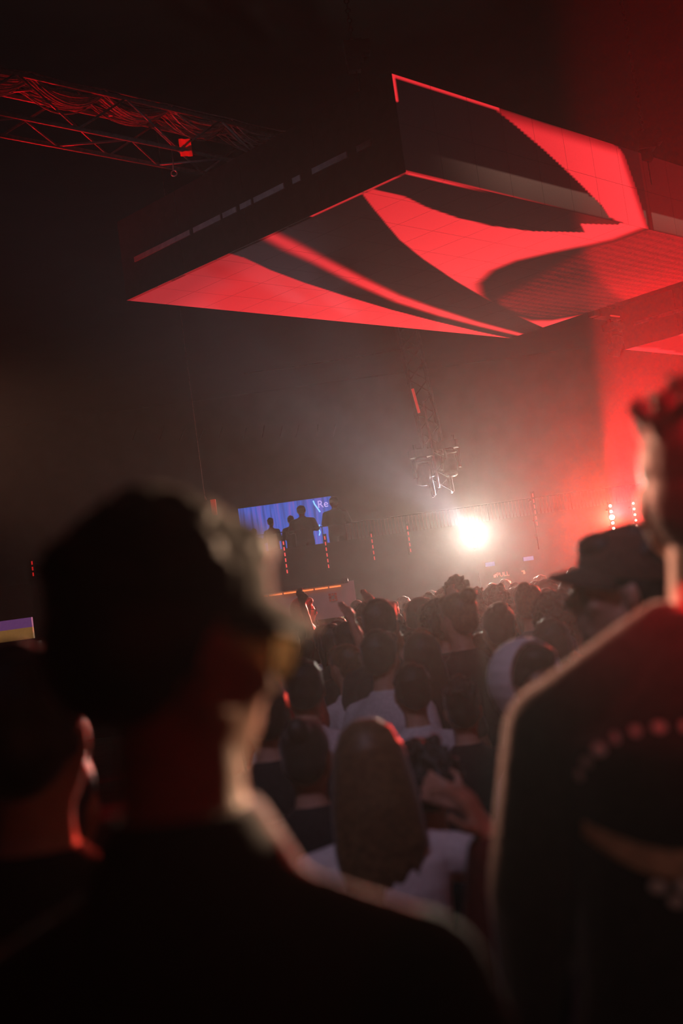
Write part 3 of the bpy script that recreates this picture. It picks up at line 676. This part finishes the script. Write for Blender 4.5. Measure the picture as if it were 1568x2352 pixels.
HC = Vector((0, 0.005, 1.632))                 # head centre
def head(m, Rh, fine):
    start = len(m.V)
    m.ell((0, -0.012, 0.030), (0.076, 0.096, 0.088))
    m.ell((0, 0.030, -0.030), (0.060, 0.062, 0.078))
    m.ell((0, 0.052, -0.078), (0.036, 0.036, 0.030))
    m.ell((0, 0.068, -0.094), (0.020, 0.018, 0.016))
    for k in (-1, 1):
        m.caps((k * 0.056, 0.0, -0.050), (k * 0.022, 0.060, -0.088), 0.020, 0.016, 10)
        m.ell((k * 0.040, 0.062, -0.030), (0.020, 0.020, 0.018))
        m.caps((k * 0.012, 0.090, 0.020), (k * 0.046, 0.074, 0.020), 0.010, 0.010, 8)
        m.ell((k * 0.031, 0.080, 0.003), (0.012, 0.010, 0.009))
        m.ell((k * 0.079, -0.008, -0.010), (0.009, 0.020, 0.031), Matrix.Rotation(k * -0.35, 3, 'Z'))
        m.caps((k * 0.006, 0.090, -0.058), (k * 0.020, 0.082, -0.060), 0.007, 0.005, 8)
        m.caps((k * 0.006, 0.088, -0.070), (k * 0.018, 0.082, -0.069), 0.008, 0.005, 8)
    m.caps((0, 0.090, 0.012), (0, 0.111, -0.030), 0.009, 0.012, 10)
    for k in (-1, 1): m.ell((k * 0.011, 0.098, -0.036), (0.009, 0.010, 0.008))
    m.xf(lambda v: HC + Rh @ v, start)
def body(name, arms, Rh, voxel, bulk=1.0, hands=True, handcfg=None, female=False):
    m = MB()
    head(m, Rh, voxel < 0.01)
    m.caps((0, -0.015, 1.44), (0, 0.0, 1.57), 0.056 if not female else 0.047, 0.052 if not female else 0.044, 14)
    m.loft([(0, 0, 0.84, 0.12, 0.09), (0, -0.005, 0.93, 0.165, 0.115), (0, 0, 1.06, 0.145 * bulk, 0.10), (0, 0.005, 1.20, 0.158 * bulk, 0.11), (0, 0.0, 1.32, 0.165 * bulk, 0.112), (0, -0.008, 1.385 + SHDZ, 0.150, 0.092), (0, -0.015, 1.435 + SHDZ * 0.7, 0.095, 0.068), (0, -0.014, 1.475, 0.058, 0.055), (0, -0.01, 1.51, 0.048, 0.048)])
    for s, k in ((-1, arms[0]), (1, arms[1])):
        S, E, W = pose_arm(s, k)
        m.caps((s * 0.05, -0.016, 1.43 + SHDZ * 0.5), S, 0.038, 0.050)
        m.chain([S, E, W], [0.052, 0.042, 0.028])
        d = (W - E).normalized(); cfg = (handcfg or {}).get(s, {})
        if k in ('up', 'phone', 'chest', 'side'): d = (d + Vector((0, 0.15, 0.1))).normalized()
        if hands: hand(m, W, cfg.get('dir', d), s, **{q: v for q, v in cfg.items() if q != 'dir'})
    for s in (-1, 1):
        m.chain([(s * HIPW, 0, 0.88), (s * 0.10, 0.015, 0.48), (s * 0.10, -0.01, 0.09)], [0.085, 0.056, 0.040])
        m.caps((s * 0.10, -0.03, 0.035), (s * 0.11, 0.13, 0.03), 0.032, 0.028)
    return m.skin(name, voxel, 2)
def shirt(name, arms, voxel, sleeve=0.62, bulk=1.0, hem=0.90, long_=False, hood=False):
    m = MB(); o = 0.016
    m.loft([(0, 0, hem, 0.180 * bulk, 0.128), (0, 0, 1.02, 0.170 * bulk, 0.122), (0, 0.005, 1.20, 0.176 * bulk, 0.126), (0, 0, 1.32, 0.184 * bulk, 0.128), (0, -0.008, 1.385 + SHDZ, 0.166 + SHDZ * 0.3, 0.106), (0, -0.015, 1.435 + SHDZ * 0.7, 0.110, 0.084), (0, -0.014, 1.468, 0.075, 0.070), (0, -0.012, 1.488, 0.064, 0.066)])
    for s, k in ((-1, arms[0]), (1, arms[1])):
        S, E, W = pose_arm(s, k)
        m.caps((s * 0.06, -0.016, 1.425 + SHDZ * 0.5 + TRAP), S, 0.044, 0.062)
        if long_: m.chain([S, E, E + (W - E) * 0.9], [0.064, 0.057, 0.042])
        else:
            q = S + (E - S) * sleeve; m.caps(S, q, 0.064, 0.064)
    if hood: m.ell((0, -0.09, 1.47), (0.12, 0.07, 0.06))
    return m.skin(name, voxel, 3)
def trousers(name, voxel):
    m = MB()
    m.loft([(0, 0, 0.83, 0.13, 0.10), (0, -0.005, 0.92, 0.176, 0.126), (0, 0, 1.0, 0.162, 0.114)])
    for s in (-1, 1): m.chain([(s * HIPW, 0, 0.88), (s * 0.10, 0.015, 0.48), (s * 0.10, -0.01, 0.12)], [0.096, 0.070, 0.062])
    return m.skin(name, voxel, 2)
def shoe_mesh(s, voxel=0.014):
    m = MB(); m.caps((s * 0.10, -0.045, 0.045), (s * 0.112, 0.15, 0.038), 0.042, 0.036); m.caps((s * 0.10, -0.02, 0.05), (s * 0.10, -0.012, 0.10), 0.042, 0.044)
    me = m.skin('shoe', voxel, 2); return me
def hairm(kind, Rh, voxel, seed=0):
    m = MB(); rnd = random.Random(seed)
    if kind in ('short', 'long', 'bun', 'curly', 'tuft', 'ponytail'):
        m.ell((0, -0.020, 0.042), (0.084, 0.100, 0.088)); m.ell((0, -0.050, -0.005), (0.074, 0.068, 0.075))
        m.ell((0, 0.045, 0.085), (0.062, 0.050, 0.036))
    if kind == 'short':
        for k in (-1, 1): m.ell((k * 0.072, -0.02, 0.01), (0.014, 0.03, 0.045))
        for i in range(46):
            a = rnd.uniform(0, 2 * PI); t = rnd.uniform(0.1, 1.45)
            v = Vector((0.080 * math.sin(t) * math.cos(a), -0.02 + 0.097 * math.sin(t) * math.sin(a), 0.042 + 0.088 * math.cos(t)))
            if v.y > 0.05 and v.z < 0.09: continue
            m.ell(v, (0.014, 0.014, 0.010), nu=8, nv=6)
    if kind == 'tuft':
        for i in range(60):
            a = rnd.uniform(0, 2 * PI); t = rnd.uniform(0.0, 1.3)
            v = Vector((0.082 * math.sin(t) * math.cos(a), -0.02 + 0.10 * math.sin(t) * math.sin(a), 0.042 + 0.090 * math.cos(t)))
            if v.y > 0.06 and v.z < 0.08: continue
            dv = (v - Vector((0, -0.02, 0))).normalized() + Vector((rnd.uniform(-.5, .5), rnd.uniform(-.5, .5), rnd.uniform(-.2, .4)))
            m.caps(v, v + dv.normalized() * rnd.uniform(0.02, 0.038), 0.011, 0.006, 6)
    if kind == 'curly':
        for i in range(130):
            a = rnd.uniform(0, 2 * PI); t = math.acos(rnd.uniform(-0.45, 1)); q = rnd.uniform(1.0, 1.32)
            v = Vector((0.094 * q * math.sin(t) * math.cos(a), -0.03 + 0.108 * q * math.sin(t) * math.sin(a), 0.035 + 0.10 * q * math.cos(t)))
            if v.y > 0.05 and v.z < 0.07: continue
            m.ell(v, [rnd.uniform(0.013, 0.024)] * 3, nu=8, nv=6)
    if kind == 'bun': m.ell((0, -0.10, 0.105), (0.042, 0.042, 0.040))
    if kind == 'ponytail':
        m.ell((0, -0.115, 0.05), (0.024, 0.026, 0.024)); m.chain([(0, -0.13, 0.05), (0, -0.155, -0.06), (0, -0.14, -0.2)], [0.026, 0.032, 0.012])
    if kind == 'long':
        m.loft([(0, -0.062, -0.30, 0.060, 0.020), (0, -0.064, -0.25, 0.092, 0.034), (0, -0.060, -0.18, 0.108, 0.046), (0, -0.045, -0.11, 0.104, 0.066), (0, -0.028, -0.02, 0.096, 0.086), (0, -0.018, 0.05, 0.090, 0.094), (0, -0.015, 0.10, 0.070, 0.075), (0, -0.015, 0.128, 0.03, 0.03)])
        for i in range(22):
            a = PI + PI * (i + 0.5) / 22; c_, s_ = math.cos(a), math.sin(a); L = rnd.uniform(0.27, 0.36) - 0.06 * c_
            m.chain([(0.084 * c_, -0.02 + 0.090 * s_, 0.05), (0.104 * c_, -0.03 + 0.075 * s_, -0.10), (0.108 * c_, -0.052 + 0.045 * s_, -0.20), (0.090 * c_ - 0.01, -0.066 + 0.026 * s_, -L)], [0.012, 0.016, 0.015, 0.008], 6)
    m.xf(lambda v: HC + Rh @ v)
    return m.skin('hair_' + kind, voxel, 1 if kind in ('curly', 'tuft') else 2)
def cap_meshes(Rh):
    """Crown, brim, button."""
    m = MB(); rr = []
    n = 32
    for t in (96, 88, 78, 66, 52, 38, 22, 8):
        th = math.radians(t)
        rr.append([HC + Rh @ Vector((0.087 * math.sin(th) * math.cos(2 * PI * j / n), -0.012 + 0.106 * math.sin(th) * math.sin(2 * PI * j / n), 0.034 + 0.098 * math.cos(th) + (0.010 * max(0, math.sin(2 * PI * j / n)) * math.sin(th)))) for j in range(n)])
    inner = [[HC + Rh @ (Matrix.Diagonal((0.94, 0.94, 1.0)) @ (Rh.inverted() @ (v - HC))) for v in rr[0]]]
    m.rings(inner + rr)
    crown = m.mesh('cap_crown')
    b = MB(); V = []; Fc = []; nu, nv = 16, 6
    for side in (0, 1):
        for i in range(nu + 1):
            a = math.radians(22 + 136 * i / nu)
            for j in range(nv + 1):
                t = j / nv; ext = 0.060 * math.sin(math.radians(180 * i / nu)) ** 0.55
                x = (0.086) * math.cos(a); y = -0.012 + 0.105 * math.sin(a) + t * ext
                z = 0.036 + 0.012 - 0.018 * t - 0.028 * (x / 0.086) ** 2 * (0.4 + 0.6 * t) - side * 0.005
                V.append(HC + Rh @ Vector((x, y, z)))
    N = (nu + 1) * (nv + 1)
    for i in range(nu):
        for j in range(nv):
            q = [i * (nv + 1) + j, (i + 1) * (nv + 1) + j, (i + 1) * (nv + 1) + j + 1, i * (nv + 1) + j + 1]
            Fc.append(q); Fc.append([k + N for k in q[::-1]])
    for i in range(nu):
        q = [i * (nv + 1) + nv, (i + 1) * (nv + 1) + nv]; Fc.append([q[0], q[1], q[1] + N, q[0] + N])
    b.add(V, Fc)
    t = MB().ell(HC + Rh @ Vector((0, -0.012, 0.133)), (0.010, 0.010, 0.006), nu=10, nv=6)
    return crown, b.mesh('cap_brim'), t.mesh('cap_button')
def glasses_meshes(Rh):
    fm = MB(); lens = []
    q = Matrix.Rotation(PI / 2, 3, 'X')
    for k in (-1, 1):
        qk = Matrix.Rotation(-k * 0.18, 3, 'Z') @ q
        c = Vector((k * 0.036, 0.100, 0.000))
        fm.torus(c, 0.029, 0.0035, qk, n=22)
        fm.path([(k * 0.066, 0.093, 0.008), (k * 0.080, 0.06, 0.010), (k * 0.083, -0.01, 0.008), (k * 0.083, -0.03, -0.012)], 0.0035)
        l = MB(); rr = []
        for y in (-0.001, 0.001): rr.append([c + qk @ Vector((0.0285 * math.cos(2 * PI * j / 20), 0.0285 * math.sin(2 * PI * j / 20), y)) for j in range(20)])
        l.rings(rr).xf(lambda v: HC + Rh @ v); lens.append(l.mesh('lens'))
    fm.path([(-0.010, 0.106, 0.006), (0, 0.110, 0.010), (0.010, 0.106, 0.006)], 0.0035)
    fm.xf(lambda v: HC + Rh @ v)
    return fm.mesh('glasses_frame'), lens
SPEC = bpy.data.materials.new('spectacle_lens'); SPEC.use_nodes = True; _n = SPEC.node_tree; _b = _n.nodes['Principled BSDF']
_b.inputs['Base Color'].default_value = (0.85, 0.62, 0.25, 1); _b.inputs['Roughness'].default_value = 0.15; _b.inputs['Transmission Weight'].default_value = 0.9; _b.inputs['IOR'].default_value = 1.3

VOX = 0.017
I3 = Matrix.Identity(3)
LIB = {}
ARMS = {'down': ('down', 'down'), 'bent': ('bent', 'bent'), 'raise': ('bent', 'up'), 'phone': ('phone', 'bent'), 'both': ('up', 'up')}
for k, a in ARMS.items():
    LIB['body', k] = body('body_' + k, a, I3, VOX); LIB['tee', k] = shirt('tee_' + k, a, VOX); LIB['long', k] = shirt('sweater_' + k, a, VOX, long_=True)
LIB['trousers'] = trousers('trousers', 0.022); LIB['shoe', -1] = shoe_mesh(-1, 0.02); LIB['shoe', 1] = shoe_mesh(1, 0.02)
for h in ('short', 'long', 'bun', 'curly', 'tuft', 'ponytail'): LIB['hair', h] = hairm(h, I3, 0.011, 3)
LIB['cap'] = cap_meshes(I3); LIB['glasses'] = glasses_meshes(I3)

def lk(name, me, m, parent):
    """Links shared mesh data with its own material on the object."""
    if not me.materials: me.materials.append(None)
    o = bpy.data.objects.new(name, me); C.objects.link(o); o.parent = parent
    o.material_slots[0].link = 'OBJECT'; o.material_slots[0].material = m
    return o
def dress(r, b, sh_, hair, skin, smat, hmat, pmat=BLACKC, cap=None, glasses=None, tro=None):
    """The children of one person."""
    lk('body', b, skin, r)
    lk('shirt', sh_, smat, r); lk('trousers', tro or LIB['trousers'], pmat, r)
    for s in (-1, 1): lk('shoe', LIB['shoe', s], SHOEM, r)
    if hair is not None: lk('hair', hair, hmat, r)
    if cap:
        c = lk('cap', cap[0][0], cap[1], r); lk('brim', cap[0][1], cap[1], c); lk('button', cap[0][2], cap[1], c)
    if glasses:
        g = lk('glasses', glasses[0], BLACKM, r)
        for l in glasses[1]: lk('lens', l, SPEC, g)
def crowd_person(px, py, Y, rz, pose, hair, smat, label, group, hmat=HAIR, skin=SKIN, top='tee', cap=None, glasses=None, base=0.0, lo=0.80, hi=1.12):
    p = at(px, py, Y); s = min(hi, max(lo, (p.z - base) / (1.765 if hair not in ('curly', 'tuft') else 1.80)))
    r = empty('person', (p.x, p.y, base), rz); r.scale = (s, s, s); tag(r, label, 'person', group)
    dress(r, LIB['body', pose], LIB[top, pose], LIB['hair', hair] if hair else None, skin, smat, hmat, cap=(LIB['cap'], cap) if cap else None, glasses=LIB['glasses'] if glasses else None)
    return r

# ---- the two big backs in front
def hero(name, px, py, Y, rz, arms, head_yaw, head_pitch, label, skin, smat, hairk=None, hmat=HAIR, capm=None, glasses=False, htop=1.765, sleeve=0.62, long_=False, bulk=1.0, voxel=0.008, handcfg=None, female=False, base=0.0, roll=0.0, sw=0.185, sdz=0.0, trap=0.0):
    global SH, SHDZ, TRAP
    SH, SHDZ, TRAP = sw, sdz, trap
    Rh = (Matrix.Rotation(head_yaw, 3, 'Z') @ Matrix.Rotation(head_pitch, 3, 'X') @ Matrix.Rotation(roll, 3, 'Y'))
    p = at(px, py, Y); s = (p.z - base) / htop
    r = empty(name, (p.x, p.y, base), rz); r.scale = (s, s, s); tag(r, label, 'person')
    b = body('body', arms, Rh, voxel, bulk, True, handcfg, female)
    sh_ = shirt('shirt', arms, voxel, sleeve, bulk, long_=long_)
    dress(r, b, sh_, hairm(hairk, Rh, max(voxel * 0.8, 0.006), 5) if hairk else None, skin, smat, hmat, cap=(cap_meshes(Rh), capm) if capm else None, glasses=glasses_meshes(Rh) if glasses else None)
    SH, SHDZ, TRAP = 0.185, 0.0, 0.0
    return r
R_ = math.radians
CAPD = mat('cap_black', (0.018, 0.015, 0.013), 0.9, sheen=0.3, noise=(80, 0.3))
CAPR = mat('cap_rust', (0.10, 0.045, 0.03), 0.9, sheen=0.3, noise=(80, 0.3))
left_man = hero('person', 345, 1135, 0.98, R_(-8), ('down', 'down'), R_(-42), R_(-11), 'person in dark cap and glasses turning right, back to camera, near left', SKIN, NAVYC, 'short', HAIR, CAPD, True, bulk=1.0, base=0.18, sw=0.178, sdz=-0.055)
right_man = hero('person', 1592, 868, 1.55, R_(4), ('down', 'down'), R_(-6), R_(0), 'tall person in dark printed shirt at the right edge, back to camera', SKIN, mat('cloth_charcoal', (0.022, 0.020, 0.020), 0.85, sheen=1.0, noise=(90, 0.4)), 'tuft', HAIR, htop=1.78, bulk=1.08, base=0.18, sw=0.205, sdz=-0.045, sleeve=0.98, trap=0.055, long_=True)
right_man.rotation_euler = (0, R_(7), R_(-12)); right_man.location.x -= 0.222   # leaning to one side
# print on the back of the dark shirt
def back_print(root):
    s = root.scale[0]; PRT = mat('print_grey', (0.60, 0.52, 0.50), 0.9, noise=(60, 0.3)); PRB = mat('print_tan', (0.48, 0.30, 0.20), 0.9, noise=(60, 0.3))
    sh_ = [c for c in root.children if c.name.startswith('shirt')][0]
    from mathutils.bvhtree import BVHTree
    bv = BVHTree.FromPolygons([v.co for v in sh_.data.vertices], [p.vertices for p in sh_.data.polygons])
    def on(x, z): 
        h = bv.ray_cast(Vector((x, -0.6, z)), Vector((0, 1, 0))); return (h[0] + h[1] * 0.0025) if h[0] is not None else None
    def patch(name, pts, m):
        q = [on(x, z) for x, z in pts]
        if any(v is None for v in q): return
        c = sum(q, Vector()) / len(q)
        V = q + [c + Vector((0, -0.0015, 0))] + [v + Vector((0, 0.006, 0)) for v in q]; n = len(q)
        Fc = [[i, (i + 1) % n, n] for i in range(n)] + [[(i + 1) % n, i, n + 1 + i, n + 1 + (i + 1) % n] for i in range(n)] + [[n + 1 + i for i in range(n)][::-1]]
        link(name, mesh(name, V, Fc), m, sh_, False)
    for i in range(13):
        a = R_(168 - i * 13)
        cx, cz = -0.045 + 0.125 * math.cos(a), 1.270 + 0.082 * math.sin(a)
        patch('print_dot', [(cx + (0.0048 + 0.002 * (i % 3)) * math.cos(t), cz + 0.0065 * math.sin(t)) for t in np.linspace(0, 2 * PI, 8, endpoint=False)], PRT)
    # crescent band
    N = 9; up = []; dn = []
    for i in range(N):
        t = i / (N - 1); x = -0.165 + 0.25 * t
        zc = 1.222 - 0.030 * math.sin(PI * min(1, t * 1.15)) ; w = 0.017 * math.sin(PI * (0.10 + 0.85 * t)) ** 0.5
        up.append((x, zc + w)); dn.append((x, zc - w))
    for i in range(N - 1): patch('print_band', [up[i], up[i + 1], dn[i + 1], dn[i]], PRB)
    for cx, cz, w in ((-0.08, 1.165, .011), (-0.05, 1.168, .012), (-0.06, 1.150, .010), (-0.02, 1.16, .012)):
        patch('print_spot', [(cx + w * math.cos(t), cz + w * 0.7 * math.sin(t)) for t in np.linspace(0, 2 * PI, 8, endpoint=False)], PRT)
back_print(right_man)
# ---- others near by
cap_man = hero('person', 1415, 1207, 2.42, R_(60), ('down', 'down'), R_(26), R_(8), 'person in a cap seen in profile facing left beside the big head', SKIN, BLACKC, 'short', HAIR, CAPR, htop=1.765, voxel=0.008)
hand_man = hero('person', 1392, 1545, 1.98, R_(0), ('side', 'down'), 0, 0, 'person with raised hand beside the printed dark shirt', SKIN, mat('cloth_maroon', (0.10, 0.012, 0.010), 0.85, sheen=0.2, noise=(70, 0.3)), 'short', HAIR, htop=1.765, voxel=0.007, long_=True,
                handcfg={-1: dict(dir=Vector((-0.35, 0.15, 0.9)), curl=0.9, spread=0.8, grip=Vector((-0.8, 0.3, -0.2)))})
woman = hero('person', 835, 1648, 2.62, R_(6), ('down', 'nape'), R_(-5), R_(-6), 'woman with long blonde hair and white tee, back to camera', SKIN, WHITEC, 'long', BLOND, htop=1.765, voxel=0.008, female=True, sleeve=0.5, bulk=0.92,
             handcfg={1: dict(dir=Vector((-0.7, 0.4, 0.4)), curl=0.8)})
# hooded person
hp = at(1195, 1455, 3.1)
hooded = hero('person', 1200, 1455, 3.1, R_(-122), ('bent', 'bent'), R_(-25), 0, 'person with a pale hood round a dark face, beside the cap profile', SKIN2, WHITEC, 'short', HAIR, htop=1.79, voxel=0.010, long_=True)
hd = MB(); Rhd = Matrix.Rotation(R_(-25), 3, 'Z'); rr = []
for rad, sgn in ((1.0, 1), (0.86, -1)):
    rng_ = list(range(0, 13))
    for i in (rng_ if sgn > 0 else rng_[::-1]):
        t = i / 12; th = R_(112) * (1 - t) if True else 0
        ring = []
        for j in range(20):
            a = 2 * PI * j / 20
            # rings about the front-back axis, from the back pole (th=0) to the front opening
            v = Vector((0.112 * rad * math.sin(th) * math.cos(a), -0.02 - 0.125 * rad * math.cos(th), 0.022 + 0.125 * rad * math.sin(th) * math.sin(a)))
            if v.z < -0.02: v.z = -0.02 + (v.z + 0.02) * 1.3
            ring.append(v)
        rr.append(ring)
hd.rings([r_ for r_ in rr[:13]][::-1] + [r_ for r_ in rr[13:]][::-1], cap=True)
hd.xf(lambda v: HC + Rhd @ v)
lk('hood', hd.mesh('hood'), WHITEC, hooded)
G1 = 'people in the middle of the crowd'
def mid(px, py, Y, rz, pose, hair, smat, label, **k): return crowd_person(px, py, Y, R_(rz), pose, hair, smat, label, None, **k)
mid(688, 1512, 4.3, 5, 'bent', 'short', WHITEC, 'dark haired person in white tee behind the black clad head, near glasses')
mid(692, 1648, 3.15, -8, 'down', 'bun', BLACKC, 'person all in black standing left of the blonde woman', lo=0.78)
mid(868, 1446, 5.0, -35, 'bent', 'short', WHITEC, 'person in white tee turned right, behind the blonde woman', skin=SKIN)
mid(938, 1522, 4.4, 12, 'bent', 'short', WHITEC, 'person in pale tee with bowed dark head, right behind blonde woman')
mid(962, 1692, 3.05, 10, 'down', 'curly', BLACKC, 'curly dark haired person in black right of the blonde woman', lo=0.74)
mid(40, 1474, 1.6, -10, 'down', 'short', BLACKC, 'dark haired person at the left picture edge behind the capped one')
mid(105, 1692, 1.95, -5, 'down', 'bun', BLACKC, 'short dark person low at the left edge before the capped one', lo=0.78)
mid(655, 1467, 8.2, 0, 'bent', None, GREYC, 'person with a pale bare round head in the crowd, near the glasses', skin=mat('pale_head', (0.42, 0.30, 0.27), 0.6, noise=(20, 0.1)))
mid(692, 1370, 10.6, -75, 'down', 'long', BLACKC, 'long haired person in glasses with red lit face before the kiosk', glasses=True, hmat=BROWNH, hi=1.2)
mid(1008, 1372, 6.3, 0, 'bent', 'curly', BLACKC, 'person with big rim lit curls below the white lamp')
mid(1042, 1318, 8.0, 20, 'bent', 'tuft', GREYC, 'tall person with shaggy backlit hair below the white lamp', hi=1.2)
mid(760, 1432, 7.4, -15, 'phone', 'short', BLACKC, 'person in black with a hand held up, below the kiosk')
mid(1050, 1545, 4.2, 0, 'bent', 'tuft', BLACKC, 'broad dark person in black left of the pale hood')
mid(700, 1425, 9.3, -10, 'bent', 'long', BLACKC, 'dark long haired person directly before the red lit face', hmat=HAIR)
mid(800, 1475, 6.4, -15, 'phone', 'ponytail', REDC, 'person with ponytail in a dark red top, one hand held up')
mid(930, 1440, 7.0, -20, 'phone', 'short', OLIVEC, 'person in olive top holding a hand up to the chin')
mid(1105, 1450, 5.6, 25, 'bent', 'long', GREYC, 'long haired person in grey between the curls and the pale hood', hmat=BROWNH)
mid(1260, 1420, 4.6, -10, 'bent', 'short', BLACKC, 'dark person just behind the pale hood, before the cap profile')
mid(600, 1560, 3.6, 10, 'down', 'short', BLACKC, 'dark person half hidden behind the capped cheek')
# an unseen red spot throws onto the face by the kiosk
fp = at(705, 1392, 10.6)
spot('kiosk_red_spot', (fp.x + 2.4, 9.2, 4.4), fp, 700, RED, 14, 0.6, 0.05)

# ---- silhouettes on the balcony
for px, py, Y, rz, pose, lab, wd in ((582, 1214, 29.5, 0, 'down', 'small silhouette at the left end of the blue screen', 1.0), (620, 1189, 28.6, -25, 'bent', 'silhouette with clear head and shoulders before the blue curtain folds', 1.0),
                                 (666, 1184, 28.8, 15, 'bent', 'small head peeping beside the broad silhouette', 1.1), (690, 1161, 27.6, 0, 'bent', 'broad silhouette in the middle of the blue screen', 1.3),
                                 (764, 1141, 27.0, 20, 'bent', 'silhouette covering the neon corner of the blue screen', 1.25)):
    r = crowd_person(px, py, Y, R_(rz), pose, 'short', BLACKC, lab, 'silhouettes on the balcony', top='long', base=2.5, lo=0.8, hi=1.15)
    r.scale = (r.scale[0] * wd, r.scale[1], r.scale[2])

# ---- the packed crowd further back
names = [('short', 'short-haired'), ('long', 'long-haired'), ('bun', 'bun-haired'), ('curly', 'curly-haired'), ('ponytail', 'ponytailed'), ('tuft', 'shaggy-haired'), ('cap', 'cap-wearing')]
tops = [(BLACKC, 'black'), (GREYC, 'grey'), (OLIVEC, 'olive'), (NAVYC, 'navy'), (REDC, 'dark-red'), (WHITEC, 'white')]
where = [(700, 'below the left of the kiosk'), (800, 'below the right of the kiosk'), (900, 'below the faint red bars'), (1000, 'below the hanging tower'), (1090, 'below the white lamp'), (1180, 'below the letter sign'), (1400, 'left of the cap profile')]
seen = {}
rn = random.Random(21); taken = []
poses = ['down', 'bent', 'bent', 'phone', 'down', 'bent', 'bent', 'down', 'raise']
rows = [(15.5, 26), (13.2, 34), (11.4, 40), (9.8, 48), (8.6, 56), (7.5, 66), (6.4, 80), (5.5, 96)]
for Y, step in rows:
    px = 600 + rn.uniform(0, step)
    while px < 1330:
        y = Y + rn.uniform(-0.35, 0.35)
        zt_ = rn.uniform(1.56, 1.80)
        if Y > 10: zt_ += 0.04
        g = at(px, 1400, y); hor = 1384 - (px - 784) * 0.137
        py = hor + (CZ - zt_) * F_PX / y
        clash = (abs(px - 692) < 34 and Y < 14.2) or (px < 800 and 13.0 < y < 15.6)
        if y > 12.6 and px < 815: clash = True
        if px < 815: py = max(py, 1412 + rn.uniform(0, 25))
        if not clash:
            wh = [t for lim, t in where if px < lim][0]
            for _try in range(60):
                hi_ = rn.choice([0, 0, 0, 1, 2, 3, 4, 5, 6]); ti = rn.choice([0, 0, 0, 1, 1, 2, 3, 4, 5]); po = rn.choice(poses); yaw = rn.uniform(-45, 45)
                if po == 'raise' and (1010 < px < 1180 or Y > 9): po = 'bent'
                hm_, hn_ = rn.choice([(HAIR, 'black'), (HAIR, 'black'), (BROWNH, 'brown'), (BLOND, 'fair')])
                lab = '%s %s person in %s turned %s, %s%s' % (hn_, names[hi_][1], tops[ti][1], 'left' if yaw > 12 else ('right' if yaw < -12 else 'away'), {'raise': 'arm up, ', 'phone': 'hand raised, '}.get(po, ''), wh)
                if lab not in seen: break
            seen[lab] = 1
            crowd_person(px, py, y, R_(yaw), po, names[hi_][0] if names[hi_][0] != 'cap' else 'short', tops[ti][0], lab, 'people packed before the stage', hmat=hm_, skin=rn.choice([SKIN, SKIN, SKIN2]), cap=(rn.choice([CAPD, CAPR, WHITEC]) if hi_ == 6 else None))
        px += step * rn.uniform(0.8, 1.35)
